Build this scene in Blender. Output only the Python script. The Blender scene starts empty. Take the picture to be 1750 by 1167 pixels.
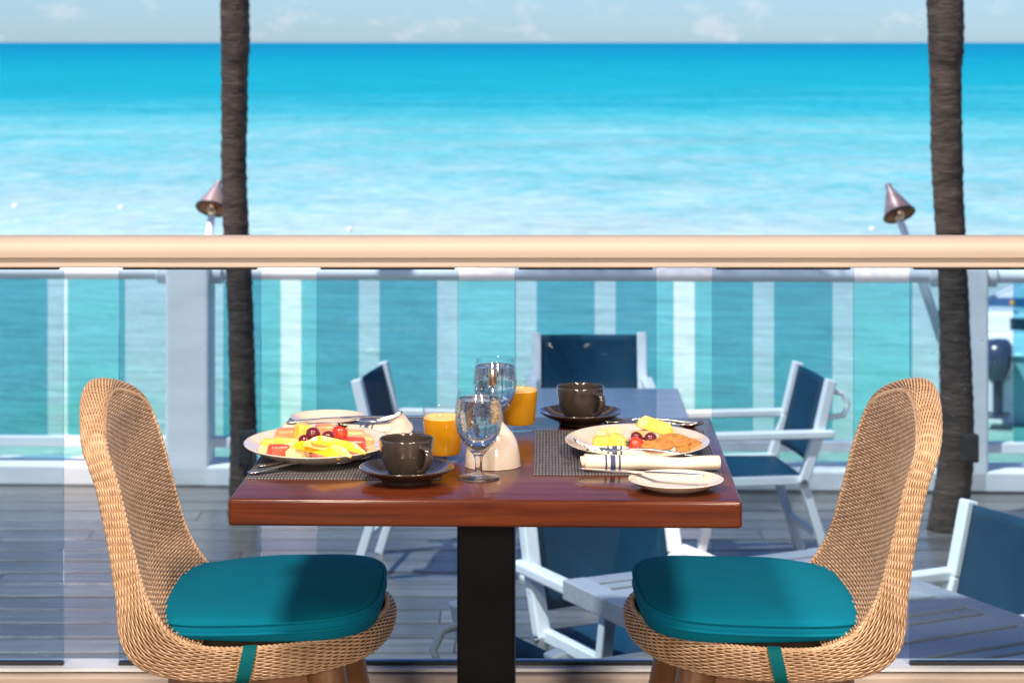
import bpy, bmesh, math, random
import numpy as np
from mathutils import Vector, Matrix, noise as mnoise

R = math.radians
PI = math.pi
random.seed(7)
sc = bpy.context.scene
col = sc.collection

# ------------------------------------------------------------------ camera
CAM_Z, FPX = 1.41, 3750.0            # camera height, focal length in photo pixels
cam = bpy.data.cameras.new('camera')
cam.sensor_width = 36.0
cam.lens = FPX / 1750 * 36
cam.shift_y = -(583.5 - 73) / 1750
cam.clip_start, cam.clip_end = 0.05, 120000
cam.dof.use_dof = True
cam.dof.focus_distance = 3.40
cam.dof.aperture_fstop = 10.0
camo = bpy.data.objects.new('camera', cam)
camo.location = (0, 0, CAM_Z)
camo.rotation_euler = (R(90), 0, 0)
col.objects.link(camo)
sc.camera = camo

# ------------------------------------------------------------------ world, sun, exposure
SUN = Vector((-0.34, -0.30, 0.89)).normalized()
w = bpy.data.worlds.new('World'); sc.world = w; w.use_nodes = True
nt = w.node_tree; N = nt.nodes; L = nt.links; N.clear()
out = N.new('ShaderNodeOutputWorld'); bg = N.new('ShaderNodeBackground')
sky = N.new('ShaderNodeTexSky'); sky.sky_type = 'NISHITA'; sky.sun_disc = False
sky.sun_elevation = math.asin(SUN.z); sky.sun_rotation = math.atan2(SUN.x, SUN.y)
sky.air_density = 1.0; sky.dust_density = 0.25; sky.ozone_density = 4.0
tc = N.new('ShaderNodeTexCoord'); mp = N.new('ShaderNodeMapping')
mp.inputs['Scale'].default_value = (14, 14, 30); mp.inputs['Location'].default_value = (3.1, 1.0, 0.35)
cn = N.new('ShaderNodeTexNoise'); cn.inputs['Scale'].default_value = 2.6; cn.inputs['Detail'].default_value = 7
cn.inputs['Roughness'].default_value = 0.62
cr = N.new('ShaderNodeValToRGB'); cr.color_ramp.elements[0].position = 0.54; cr.color_ramp.elements[1].position = 0.96
tint = N.new('ShaderNodeMix'); tint.data_type = 'RGBA'; tint.blend_type = 'MULTIPLY'; tint.inputs[0].default_value = 1
tint.inputs[7].default_value = (0.55, 0.78, 1.17, 1)
cm = N.new('ShaderNodeMix'); cm.data_type = 'RGBA'; cm.inputs[7].default_value = (6.9, 7.0, 7.2, 1)
L.new(tc.outputs['Generated'], mp.inputs[0]); L.new(mp.outputs[0], cn.inputs[0]); L.new(cn.outputs[0], cr.inputs[0])
L.new(sky.outputs[0], tint.inputs[6]); L.new(tint.outputs[2], cm.inputs[6]); L.new(cr.outputs[0], cm.inputs[0])
L.new(cm.outputs[2], bg.inputs[0]); bg.inputs[1].default_value = 0.074
L.new(bg.outputs[0], out.inputs[0])
sl = bpy.data.lights.new('sun', 'SUN'); sl.energy = 3.6; sl.angle = R(0.8); sl.color = (1.0, 0.95, 0.87)
so = bpy.data.objects.new('sun', sl); col.objects.link(so)
so.rotation_euler = SUN.to_track_quat('Z', 'Y').to_euler()
sc.view_settings.view_transform = 'Standard'; sc.view_settings.look = 'None'
sc.view_settings.gamma = 1; sc.view_settings.use_curve_mapping = False
sc.view_settings.exposure = 0.90
cy = sc.cycles
cy.use_denoising = True; cy.max_bounces = 9; cy.transparent_max_bounces = 24
cy.transmission_bounces = 8; cy.glossy_bounces = 4; cy.diffuse_bounces = 3
cy.sample_clamp_indirect = 6; cy.caustics_reflective = False; cy.caustics_refractive = False

# ------------------------------------------------------------------ helpers
def at(px, py, z):
    """photo pixel + height -> world x, y"""
    y = (CAM_Z - z) * FPX / (py - 73.0)
    return (px - 875) / FPX * y, y

def tag(o, label=None, cat=None, group=None, kind=None):
    if label: o['label'] = label
    if cat: o['category'] = cat
    if group: o['group'] = group
    if kind: o['kind'] = kind
    return o

def empty(name, loc=(0, 0, 0), rz=0, label=None, cat=None, group=None):
    o = bpy.data.objects.new(name, None); o.empty_display_size = 0.05
    o.location = loc; o.rotation_euler = (0, 0, rz); col.objects.link(o)
    return tag(o, label, cat, group)

def link(name, me, mat, parent=None, loc=(0, 0, 0), rot=(0, 0, 0)):
    o = bpy.data.objects.new(name, me); col.objects.link(o)
    if mat is not None and not me.materials: me.materials.append(mat)
    o.location = loc; o.rotation_euler = rot
    if parent is not None: o.parent = parent
    return o

def copy_tree(o, parent=None):
    c = o.copy(); col.objects.link(c); c.parent = parent
    for ch in list(o.children): copy_tree(ch, c)
    return c

class MB:
    def __init__(s): s.v = []; s.f = []
    def add(s, v, f):
        n = len(s.v); s.v += [tuple(p) for p in v]; s.f += [tuple(i + n for i in q) for q in f]; return s
    def box(s, c, d, rot=None):
        x, y, z = (k / 2 for k in d)
        v = [Vector(p) for p in ((-x,-y,-z),(x,-y,-z),(x,y,-z),(-x,y,-z),(-x,-y,z),(x,-y,z),(x,y,z),(-x,y,z))]
        if rot is not None: v = [rot @ p for p in v]
        c = Vector(c)
        return s.add([p + c for p in v], [(0,3,2,1),(4,5,6,7),(0,1,5,4),(1,2,6,5),(2,3,7,6),(3,0,4,7)])
    def bar(s, a, b, wy, wz, up=(0, 0, 1)):
        a, b = Vector(a), Vector(b); t = (b - a); ln = t.length; t.normalize()
        up = Vector(up)
        if abs(t.dot(up)) > .98: up = Vector((1, 0, 0))
        q = up.cross(t).normalized(); n = t.cross(q)
        m = Matrix((t, q, n)).transposed()
        return s.box((a + b) / 2, (ln, wy, wz), m)
    def lathe(s, prof, n=48, c=(0, 0, 0), closed=False):
        v = []; f = []; k = len(prof)
        for i in range(n):
            a = 2 * PI * i / n
            for r, z in prof: v.append((c[0] + r * math.cos(a), c[1] + r * math.sin(a), c[2] + z))
        for i in range(n):
            j = (i + 1) % n
            for q in range(k if closed else k - 1):
                p = (q + 1) % k
                f.append((i*k+q, j*k+q, j*k+p, i*k+p))
        return s.add(v, f)
    def tube(s, pts, rad, n=10, cap=True):
        pts = [Vector(p) for p in pts]; m = len(pts)
        rad = [rad] * m if not hasattr(rad, '__len__') else rad
        v = []; f = []; ref = None
        for i, p in enumerate(pts):
            t = (pts[min(i+1, m-1)] - pts[max(i-1, 0)]).normalized()
            if ref is None:
                ref = Vector((0, 0, 1)) if abs(t.z) < .9 else Vector((1, 0, 0))
            a = (ref - t * ref.dot(t)).normalized(); ref = a; b = t.cross(a)
            for k in range(n):
                g = 2 * PI * k / n
                v.append(p + a * rad[i] * math.cos(g) + b * rad[i] * math.sin(g))
        for i in range(m - 1):
            for k in range(n):
                q = (k + 1) % n
                f.append((i*n+k, i*n+q, (i+1)*n+q, (i+1)*n+k))
        if cap:
            f.append(tuple(range(n))[::-1]); f.append(tuple((m-1)*n + k for k in range(n)))
        return s.add(v, f)
    def mesh(s, name, smooth=False, bevel=0, seg=2, angle=None):
        me = bpy.data.meshes.new(name); me.from_pydata(s.v, [], s.f)
        bm = bmesh.new(); bm.from_mesh(me)
        if bevel:
            es = [e for e in bm.edges if len(e.link_faces) == 2 and e.calc_face_angle(0) > .5]
            bmesh.ops.bevel(bm, geom=es, offset=bevel, segments=seg, profile=.5, affect='EDGES', clamp_overlap=True)
        bmesh.ops.recalc_face_normals(bm, faces=bm.faces)
        bm.to_mesh(me); bm.free()
        if smooth:
            me.polygons.foreach_set('use_smooth', [True] * len(me.polygons))
            if angle: me.set_sharp_from_angle(angle=angle)
        me.update(); return me
    def build(s, name, mat, parent=None, smooth=False, bevel=0, seg=2, loc=(0,0,0), rot=(0,0,0), angle=None):
        return link(name, s.mesh(name, smooth, bevel, seg, angle), mat, parent, loc, rot)

def catmull(P, n, closed=False):
    P = np.array(P, float); m = len(P); out = []
    segs = m if closed else m - 1
    for i in range(segs):
        if closed: p0, p1, p2, p3 = P[(i-1) % m], P[i], P[(i+1) % m], P[(i+2) % m]
        else: p0, p1, p2, p3 = P[max(i-1, 0)], P[i], P[i+1], P[min(i+2, m-1)]
        for k in range(n):
            t = k / n
            out.append(.5 * (2*p1 + (p2-p0)*t + (2*p0-5*p1+4*p2-p3)*t*t + (3*p1-p0-3*p2+p3)*t**3))
    if not closed: out.append(P[-1])
    return np.array(out)

# ------------------------------------------------------------------ materials
def mat(name, color, rough=.5, metal=0, spec=.5, coat=0, coat_rough=.05, sss=0, var=None, bump=None, sheen=0, trans=0, ior=1.5):
    """var = (second colour, noise scale vec, contrast); bump = (scale vec, strength, distance)"""
    m = bpy.data.materials.new(name); m.use_nodes = True
    n = m.node_tree.nodes; l = m.node_tree.links; b = n['Principled BSDF']
    b.inputs['Base Color'].default_value = (*color, 1); b.inputs['Roughness'].default_value = rough
    b.inputs['Metallic'].default_value = metal; b.inputs['Specular IOR Level'].default_value = spec
    b.inputs['Coat Weight'].default_value = coat; b.inputs['Coat Roughness'].default_value = coat_rough
    b.inputs['Sheen Weight'].default_value = sheen; b.inputs['IOR'].default_value = ior
    b.inputs['Transmission Weight'].default_value = trans
    if sss:
        b.inputs['Subsurface Weight'].default_value = sss; b.inputs['Subsurface Scale'].default_value = .006
        b.inputs['Subsurface Radius'].default_value = (1, .7, .4)
    t = n.new('ShaderNodeTexCoord')
    def noise(scale, detail=4):
        mpn = n.new('ShaderNodeMapping'); mpn.inputs['Scale'].default_value = scale
        ns = n.new('ShaderNodeTexNoise'); ns.inputs['Scale'].default_value = 1; ns.inputs['Detail'].default_value = detail
        l.new(t.outputs['Object'], mpn.inputs[0]); l.new(mpn.outputs[0], ns.inputs[0]); return ns
    if var:
        ns = noise(var[1]); rp = n.new('ShaderNodeValToRGB')
        c = var[2] if len(var) > 2 else .15
        rp.color_ramp.elements[0].position = .5 - c; rp.color_ramp.elements[1].position = .5 + c
        rp.color_ramp.elements[0].color = (*color, 1); rp.color_ramp.elements[1].color = (*var[0], 1)
        l.new(ns.outputs[0], rp.inputs[0]); l.new(rp.outputs[0], b.inputs['Base Color'])
    if bump:
        nb = noise(bump[0], 5); bp = n.new('ShaderNodeBump')
        bp.inputs['Strength'].default_value = bump[1]; bp.inputs['Distance'].default_value = bump[2]
        l.new(nb.outputs[0], bp.inputs['Height']); l.new(bp.outputs[0], b.inputs['Normal'])
    return m

M = {}
M['cream_paint'] = mat('cream_paint', (.55, .45, .38), .5, var=((.52, .425, .358), (3, 3, 3)), bump=((60, 60, 60), .05, .002))
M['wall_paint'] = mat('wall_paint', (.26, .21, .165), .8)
M['tile'] = mat('floor_tile', (.17, .13, .10), .5, var=((.13, .10, .08), (5, 5, 5)))
M['white_paint'] = mat('white_paint', (.86, .87, .88), .35, var=((.80, .82, .84), (2, 2, 6)), bump=((30, 30, 30), .06, .002))
M['white_stucco'] = mat('white_stucco', (.85, .86, .86), .75, var=((.70, .71, .70), (3, 3, 9), .22), bump=((40, 40, 40), .3, .004))
M['white_metal'] = mat('white_metal', (.80, .82, .84), .32, var=((.72, .75, .78), (6, 6, 6)))
M['sling'] = mat('navy_sling', (.003, .040, .082), .7, spec=.2, var=((.005, .050, .098), (9, 9, 9)), bump=((900, 900, 900), .25, .001))
M['gasket'] = mat('black_gasket', (.012, .012, .014), .5)
M['black_metal'] = mat('black_metal', (.004, .004, .006), .45, spec=.08, var=((.007, .007, .009), (8, 8, 8)))
M['grey_top'] = mat('blue_grey_laminate', (.13, .16, .21), .22, var=((.15, .18, .235), (4, 12, 4)))
M['rattan'] = mat('rattan', (.62, .425, .27), .45, var=((.40, .24, .13), (60, 60, 60), .22))
M['rattan_dark'] = mat('rattan_core', (.13, .075, .04), .9)
M['cushion'] = mat('teal_cloth', (.0, .165, .265), .9, spec=.12, var=((.0, .148, .24), (7, 7, 7)), bump=((700, 700, 700), .18, .0008))
M['teal_strap'] = mat('teal_strap', (.0, .11, .13), .8, spec=.15, bump=((500, 500, 500), .2, .0008))
M['leg_wood'] = mat('leg_wood', (.22, .10, .038), .4, var=((.15, .062, .024), (40, 40, 6)))
M['china'] = mat('cream_china', (.70, .59, .49), .12, coat=.5, coat_rough=.03)
M['stone_china'] = mat('dark_brown_glaze', (.032, .025, .021), .16, coat=.6, coat_rough=.06, var=((.058, .043, .034), (25, 25, 25)))
M['coffee'] = mat('coffee', (.012, .006, .003), .06)
M['steel'] = mat('cutlery_steel', (.78, .75, .72), .2, metal=1)
M['copper'] = mat('copper_metal', (.62, .40, .27), .22, metal=1)
def juice_mat():
    m = bpy.data.materials.new('orange_juice'); m.use_nodes = True; n = m.node_tree.nodes; l = m.node_tree.links; n.clear()
    o = n.new('ShaderNodeOutputMaterial'); d = n.new('ShaderNodeBsdfDiffuse'); t = n.new('ShaderNodeBsdfTranslucent'); x = n.new('ShaderNodeMixShader')
    d.inputs[0].default_value = (1.0, .47, .015, 1); t.inputs[0].default_value = (1.0, .62, .08, 1); x.inputs[0].default_value = .5
    l.new(d.outputs[0], x.inputs[1]); l.new(t.outputs[0], x.inputs[2]); l.new(x.outputs[0], o.inputs[0]); return m
M['juice'] = juice_mat()
M['juice_foam'] = mat('juice_foam', (.93, .55, .20), .6)
M['bark'] = mat('palm_bark', (.024, .017, .014), .9, var=((.082, .058, .045), (9, 9, 26), .17), bump=((16, 16, 90), .8, .012))
M['frond'] = mat('palm_frond', (.045, .085, .020), .5, var=((.07, .11, .03), (2, 2, 2)))
M['torch_metal'] = mat('aged_torch_metal', (.30, .24, .29), .38, metal=.2, var=((.34, .22, .20), (8, 8, 5), .2))
M['torch_inside'] = mat('copper_torch_inside', (.45, .20, .10), .5, metal=.4)
M['gelcoat'] = mat('white_gelcoat', (.90, .91, .90), .2, coat=.4)
M['motor'] = mat('blue_grey_cowling', (.035, .055, .095), .25, coat=.5)
M['motor_dark'] = mat('motor_leg_paint', (.03, .05, .085), .4)
M['canopy'] = mat('teal_canopy', (.0, .24, .22), .8)
M['windscreen'] = mat('dark_windscreen', (.02, .04, .06), .08)
M['buoy'] = mat('buoy_white', (.85, .80, .76), .4)
M['orange_dot'] = mat('orange_float', (.75, .30, .03), .5)
M['box_black'] = mat('black_plastic', (.012, .013, .016), .5)
# fruit
M['watermelon'] = mat('watermelon', (.62, .035, .022), .30, sss=.1, var=((.70, .10, .055), (60, 60, 60), .25), bump=((220, 220, 220), .25, .001))
M['papaya'] = mat('pink_papaya', (.80, .20, .085), .32, sss=.1, var=((.85, .30, .14), (50, 50, 50)), bump=((180, 180, 180), .2, .001))
M['cantaloupe'] = mat('cantaloupe', (.85, .37, .13), .34, sss=.1, var=((.86, .46, .20), (50, 50, 50)), bump=((180, 180, 180), .2, .001))
M['pineapple'] = mat('pineapple', (.78, .46, .035), .32, sss=.1, var=((.82, .60, .13), (90, 90, 30), .2), bump=((260, 260, 120), .4, .0012))
M['melon'] = mat('honeydew', (.85, .66, .20), .30, sss=.12, var=((.87, .74, .36), (40, 40, 40)), bump=((180, 180, 180), .15, .001))
M['mango'] = mat('mango', (.90, .40, .010), .26, sss=.1, var=((.93, .50, .025), (40, 40, 40)))
M['pale_mango'] = mat('pale_mango', (.90, .58, .16), .26, sss=.1, var=((.90, .50, .07), (40, 40, 40)))
M['grape'] = mat('red_grape', (.085, .007, .016), .16, coat=.3, var=((.15, .018, .018), (70, 70, 70), .2))
M['strawberry'] = mat('strawberry', (.62, .014, .010), .24, coat=.3, var=((.72, .06, .02), (60, 60, 60)), bump=((420, 420, 420), .5, .0012))
M['calyx'] = mat('green_calyx', (.028, .060, .012), .5)
M['cracker'] = mat('golden_cracker', (.50, .245, .075), .8, spec=.2, var=((.33, .13, .03), (140, 140, 140), .2), bump=((300, 300, 300), .5, .0012))

def wood_mat(name, base, dark, scale, rough, coat, bumpd=.0006, spec=.5):
    m = mat(name, base, rough, coat=coat, coat_rough=.09, spec=spec); n = m.node_tree.nodes; l = m.node_tree.links; b = n['Principled BSDF']
    t = n.new('ShaderNodeTexCoord'); mpn = n.new('ShaderNodeMapping'); mpn.inputs['Scale'].default_value = scale
    a = n.new('ShaderNodeTexNoise'); a.inputs['Scale'].default_value = 1; a.inputs['Detail'].default_value = 6; a.inputs['Roughness'].default_value = .65; a.inputs['Distortion'].default_value = .6
    oi = n.new('ShaderNodeObjectInfo'); ad = n.new('ShaderNodeVectorMath'); ad.operation = 'ADD'
    mu = n.new('ShaderNodeVectorMath'); mu.operation = 'SCALE'; mu.inputs[3].default_value = 37
    cx = n.new('ShaderNodeCombineXYZ')
    for i in range(3): l.new(oi.outputs['Random'], cx.inputs[i])
    l.new(cx.outputs[0], mu.inputs[0])
    rp = n.new('ShaderNodeValToRGB'); rp.color_ramp.elements[0].position = .32; rp.color_ramp.elements[1].position = .68
    rp.color_ramp.elements[0].color = (*dark, 1); rp.color_ramp.elements[1].color = (*base, 1)
    l.new(t.outputs['Object'], ad.inputs[0]); l.new(mu.outputs[0], ad.inputs[1]); l.new(ad.outputs[0], mpn.inputs[0]); l.new(mpn.outputs[0], a.inputs[0])
    l.new(a.outputs[0], rp.inputs[0])
    hs = n.new('ShaderNodeHueSaturation'); vr = n.new('ShaderNodeMapRange'); vr.inputs[3].default_value = .8; vr.inputs[4].default_value = 1.2
    l.new(oi.outputs['Random'], vr.inputs[0]); l.new(vr.outputs[0], hs.inputs['Value']); l.new(rp.outputs[0], hs.inputs['Color'])
    l.new(hs.outputs[0], b.inputs['Base Color'])
    bp = n.new('ShaderNodeBump'); bp.inputs['Strength'].default_value = .5; bp.inputs['Distance'].default_value = bumpd
    l.new(a.outputs[0], bp.inputs['Height']); l.new(bp.outputs[0], b.inputs['Normal'])
    return m
M['mahogany'] = wood_mat('mahogany', (.100, .022, .007), (.036, .007, .003), (3.0, 75, 75), .24, .22, .0003, spec=.2)
M['deck_wood'] = wood_mat('weathered_deck_wood', (.165, .155, .150), (.085, .080, .078), (2.2, 26, 26), .24, .0, .0025, spec=.75)
M['slat_wood'] = wood_mat('grey_slat', (.33, .345, .385), (.26, .27, .305), (3, 50, 50), .35, 0, .0004)

def glass_mat(name, color, ior=1.28, rough=.0):
    """flat pane: tinted straight-through light plus a fresnel reflection"""
    m = bpy.data.materials.new(name); m.use_nodes = True; n = m.node_tree.nodes; l = m.node_tree.links; n.clear()
    o = n.new('ShaderNodeOutputMaterial'); tr = n.new('ShaderNodeBsdfTransparent'); gl = n.new('ShaderNodeBsdfGlossy')
    mx = n.new('ShaderNodeMixShader'); fr = n.new('ShaderNodeFresnel'); 
    ge = n.new('ShaderNodeNewGeometry'); io = n.new('ShaderNodeMapRange'); io.inputs[3].default_value = ior; io.inputs[4].default_value = 1 / ior
    l.new(ge.outputs['Backfacing'], io.inputs[0]); l.new(io.outputs[0], fr.inputs[0])
    tr.inputs[0].default_value = (*color, 1); gl.inputs['Roughness'].default_value = rough
    l.new(fr.outputs[0], mx.inputs[0]); l.new(tr.outputs[0], mx.inputs[1]); l.new(gl.outputs[0], mx.inputs[2]); l.new(mx.outputs[0], o.inputs[0])
    return m
M['pane_near'] = glass_mat('blue_tinted_glass', (.74, .83, .885))
M['pane_far'] = glass_mat('teal_tinted_glass', (.50, .80, .845))

def tumbler_glass(name, wet=False):
    m = mat(name, (1, 1, 1), 0.0, trans=1, ior=1.45)
    if wet:
        n = m.node_tree.nodes; l = m.node_tree.links; b = n['Principled BSDF']
        t = n.new('ShaderNodeTexCoord'); v = n.new('ShaderNodeTexVoronoi'); v.inputs['Scale'].default_value = 420
        r = n.new('ShaderNodeValToRGB'); r.color_ramp.elements[0].position = .0; r.color_ramp.elements[1].position = .32
        r.color_ramp.elements[0].color = (1, 1, 1, 1); r.color_ramp.elements[1].color = (0, 0, 0, 1)
        bp = n.new('ShaderNodeBump'); bp.inputs['Strength'].default_value = .25; bp.inputs['Distance'].default_value = .0006
        l.new(t.outputs['Object'], v.inputs[0]); l.new(v.outputs[0], r.inputs[0]); l.new(r.outputs[0], bp.inputs['Height'])
        l.new(bp.outputs[0], b.inputs['Normal']); b.inputs['Roughness'].default_value = .04
    return m
M['clear'] = tumbler_glass('clear_glass')
M['misted'] = tumbler_glass('misted_glass', True)
M['clear'] = glass_mat('thin_clear_glass', (.985, .99, .99), 1.5)
M['bowl_glass'] = glass_mat('thin_bowl_glass', (.97, .985, .99), 1.48)
def bead(m):
    """cold condensation: fine pale droplets on the glass below the water line"""
    n = m.node_tree.nodes; l = m.node_tree.links; o = n['Material Output']; src = o.inputs[0].links[0].from_socket
    t = n.new('ShaderNodeTexCoord'); v = n.new('ShaderNodeTexVoronoi'); v.inputs['Scale'].default_value = 300
    ns = n.new('ShaderNodeTexNoise'); ns.inputs['Scale'].default_value = 45; ns.inputs['Detail'].default_value = 4
    for q in (v, ns): l.new(t.outputs['Object'], q.inputs[0])
    r = n.new('ShaderNodeMapRange'); r.inputs[1].default_value = .42; r.inputs[2].default_value = .10; r.inputs[3].default_value = .20; r.inputs[4].default_value = .70
    l.new(v.outputs['Distance'], r.inputs[0])
    r2 = n.new('ShaderNodeMapRange'); r2.inputs[1].default_value = .35; r2.inputs[2].default_value = .62; l.new(ns.outputs[0], r2.inputs[0])
    s = n.new('ShaderNodeSeparateXYZ'); l.new(t.outputs['Object'], s.inputs[0])
    r3 = n.new('ShaderNodeMapRange'); r3.inputs[1].default_value = .124; r3.inputs[2].default_value = .118; l.new(s.outputs[2], r3.inputs[0])
    a = n.new('ShaderNodeMath'); a.operation = 'MULTIPLY'; b = n.new('ShaderNodeMath'); b.operation = 'MULTIPLY'
    l.new(r.outputs[0], a.inputs[0]); l.new(r2.outputs[0], a.inputs[1]); l.new(a.outputs[0], b.inputs[0]); l.new(r3.outputs[0], b.inputs[1])
    d = n.new('ShaderNodeBsdfTranslucent'); d.inputs[0].default_value = (.9, .95, 1, 1); x = n.new('ShaderNodeMixShader')
    l.new(b.outputs[0], x.inputs[0]); l.new(src, x.inputs[1]); l.new(d.outputs[0], x.inputs[2]); l.new(x.outputs[0], o.inputs[0])
bead(M['bowl_glass'])
def specks(m):
    """dried salt spots and smears on the panes"""
    n = m.node_tree.nodes; l = m.node_tree.links; o = n['Material Output']; src = o.inputs[0].links[0].from_socket
    t = n.new('ShaderNodeTexCoord'); ge = n.new('ShaderNodeObjectInfo'); ad = n.new('ShaderNodeVectorMath'); ad.operation = 'ADD'
    l.new(t.outputs['Object'], ad.inputs[0]); l.new(ge.outputs['Location'], ad.inputs[1])
    v = n.new('ShaderNodeTexVoronoi'); v.inputs['Scale'].default_value = 55
    ns = n.new('ShaderNodeTexNoise'); ns.inputs['Scale'].default_value = 5; ns.inputs['Detail'].default_value = 6
    for q in (v, ns): l.new(ad.outputs[0], q.inputs[0])
    r = n.new('ShaderNodeMapRange'); r.inputs[1].default_value = .13; r.inputs[2].default_value = .07; r.inputs[4].default_value = .45; l.new(v.outputs['Distance'], r.inputs[0])
    r2 = n.new('ShaderNodeMapRange'); r2.inputs[1].default_value = .55; r2.inputs[2].default_value = .68; l.new(ns.outputs[0], r2.inputs[0])
    a = n.new('ShaderNodeMath'); a.operation = 'MULTIPLY_ADD'; a.inputs[2].default_value = 0; l.new(r.outputs[0], a.inputs[0]); l.new(r2.outputs[0], a.inputs[1])
    d = n.new('ShaderNodeBsdfTranslucent'); d.inputs[0].default_value = (.85, .92, .95, 1); x = n.new('ShaderNodeMixShader')
    l.new(a.outputs[0], x.inputs[0]); l.new(src, x.inputs[1]); l.new(d.outputs[0], x.inputs[2]); l.new(x.outputs[0], o.inputs[0])
specks(M['pane_near'])
M['water_in'] = mat('drinking_water', (.97, .99, 1), 0, trans=1, ior=1.33)

def mat_weave():
    m = mat('woven_vinyl', (.05, .048, .055), .55); n = m.node_tree.nodes; l = m.node_tree.links; b = n['Principled BSDF']
    t = n.new('ShaderNodeTexCoord')
    w1 = n.new('ShaderNodeTexWave'); w1.bands_direction = 'X'; w1.inputs['Scale'].default_value = 62; w1.inputs['Distortion'].default_value = .6
    w2 = n.new('ShaderNodeTexWave'); w2.bands_direction = 'Y'; w2.inputs['Scale'].default_value = 24; w2.inputs['Distortion'].default_value = .6
    for q in (w1, w2): l.new(t.outputs['Object'], q.inputs[0]); q.inputs['Detail'].default_value = 1
    mx = n.new('ShaderNodeMath'); mx.operation = 'MULTIPLY'; l.new(w1.outputs['Fac'], mx.inputs[0]); l.new(w2.outputs['Fac'], mx.inputs[1])
    ns = n.new('ShaderNodeTexNoise'); ns.inputs['Scale'].default_value = 160; l.new(t.outputs['Object'], ns.inputs[0])
    ad = n.new('ShaderNodeMath'); ad.operation = 'MULTIPLY_ADD'; ad.inputs[1].default_value = .6; l.new(ns.outputs[0], ad.inputs[0]); l.new(mx.outputs[0], ad.inputs[2])
    rp = n.new('ShaderNodeValToRGB'); rp.color_ramp.elements[0].position = .3; rp.color_ramp.elements[1].position = .95
    rp.color_ramp.elements[0].color = (.022, .020, .026, 1); rp.color_ramp.elements[1].color = (.20, .185, .185, 1)
    l.new(ad.outputs[0], rp.inputs[0]); l.new(rp.outputs[0], b.inputs['Base Color'])
    bp = n.new('ShaderNodeBump'); bp.inputs['Strength'].default_value = .8; bp.inputs['Distance'].default_value = .001
    l.new(mx.outputs[0], bp.inputs['Height']); l.new(bp.outputs[0], b.inputs['Normal'])
    return m
M['weave'] = mat_weave()

def napkin_mat(x0):
    """cream cloth with three printed navy stripes across it"""
    m = mat('striped_cloth', (.78, .64, .50), .85, sheen=.2, bump=((500, 500, 500), .25, .0006)); n = m.node_tree.nodes; l = m.node_tree.links; b = n['Principled BSDF']
    t = n.new('ShaderNodeTexCoord'); s = n.new('ShaderNodeSeparateXYZ'); l.new(t.outputs['Object'], s.inputs[0])
    tot = None
    for c, hw in ((x0, .0016), (x0 + .0105, .0040), (x0 + .021, .0016)):
        k = n.new('ShaderNodeMath'); k.operation = 'COMPARE'; k.inputs[1].default_value = c; k.inputs[2].default_value = hw
        l.new(s.outputs[0], k.inputs[0])
        if tot is None: tot = k
        else:
            a = n.new('ShaderNodeMath'); a.operation = 'ADD'; l.new(tot.outputs[0], a.inputs[0]); l.new(k.outputs[0], a.inputs[1]); tot = a
    mx = n.new('ShaderNodeMix'); mx.data_type = 'RGBA'; mx.inputs[6].default_value = (.78, .64, .50, 1); mx.inputs[7].default_value = (.035, .045, .14, 1)
    l.new(tot.outputs[0], mx.inputs[0]); l.new(mx.outputs[2], b.inputs['Base Color'])
    return m

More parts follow.
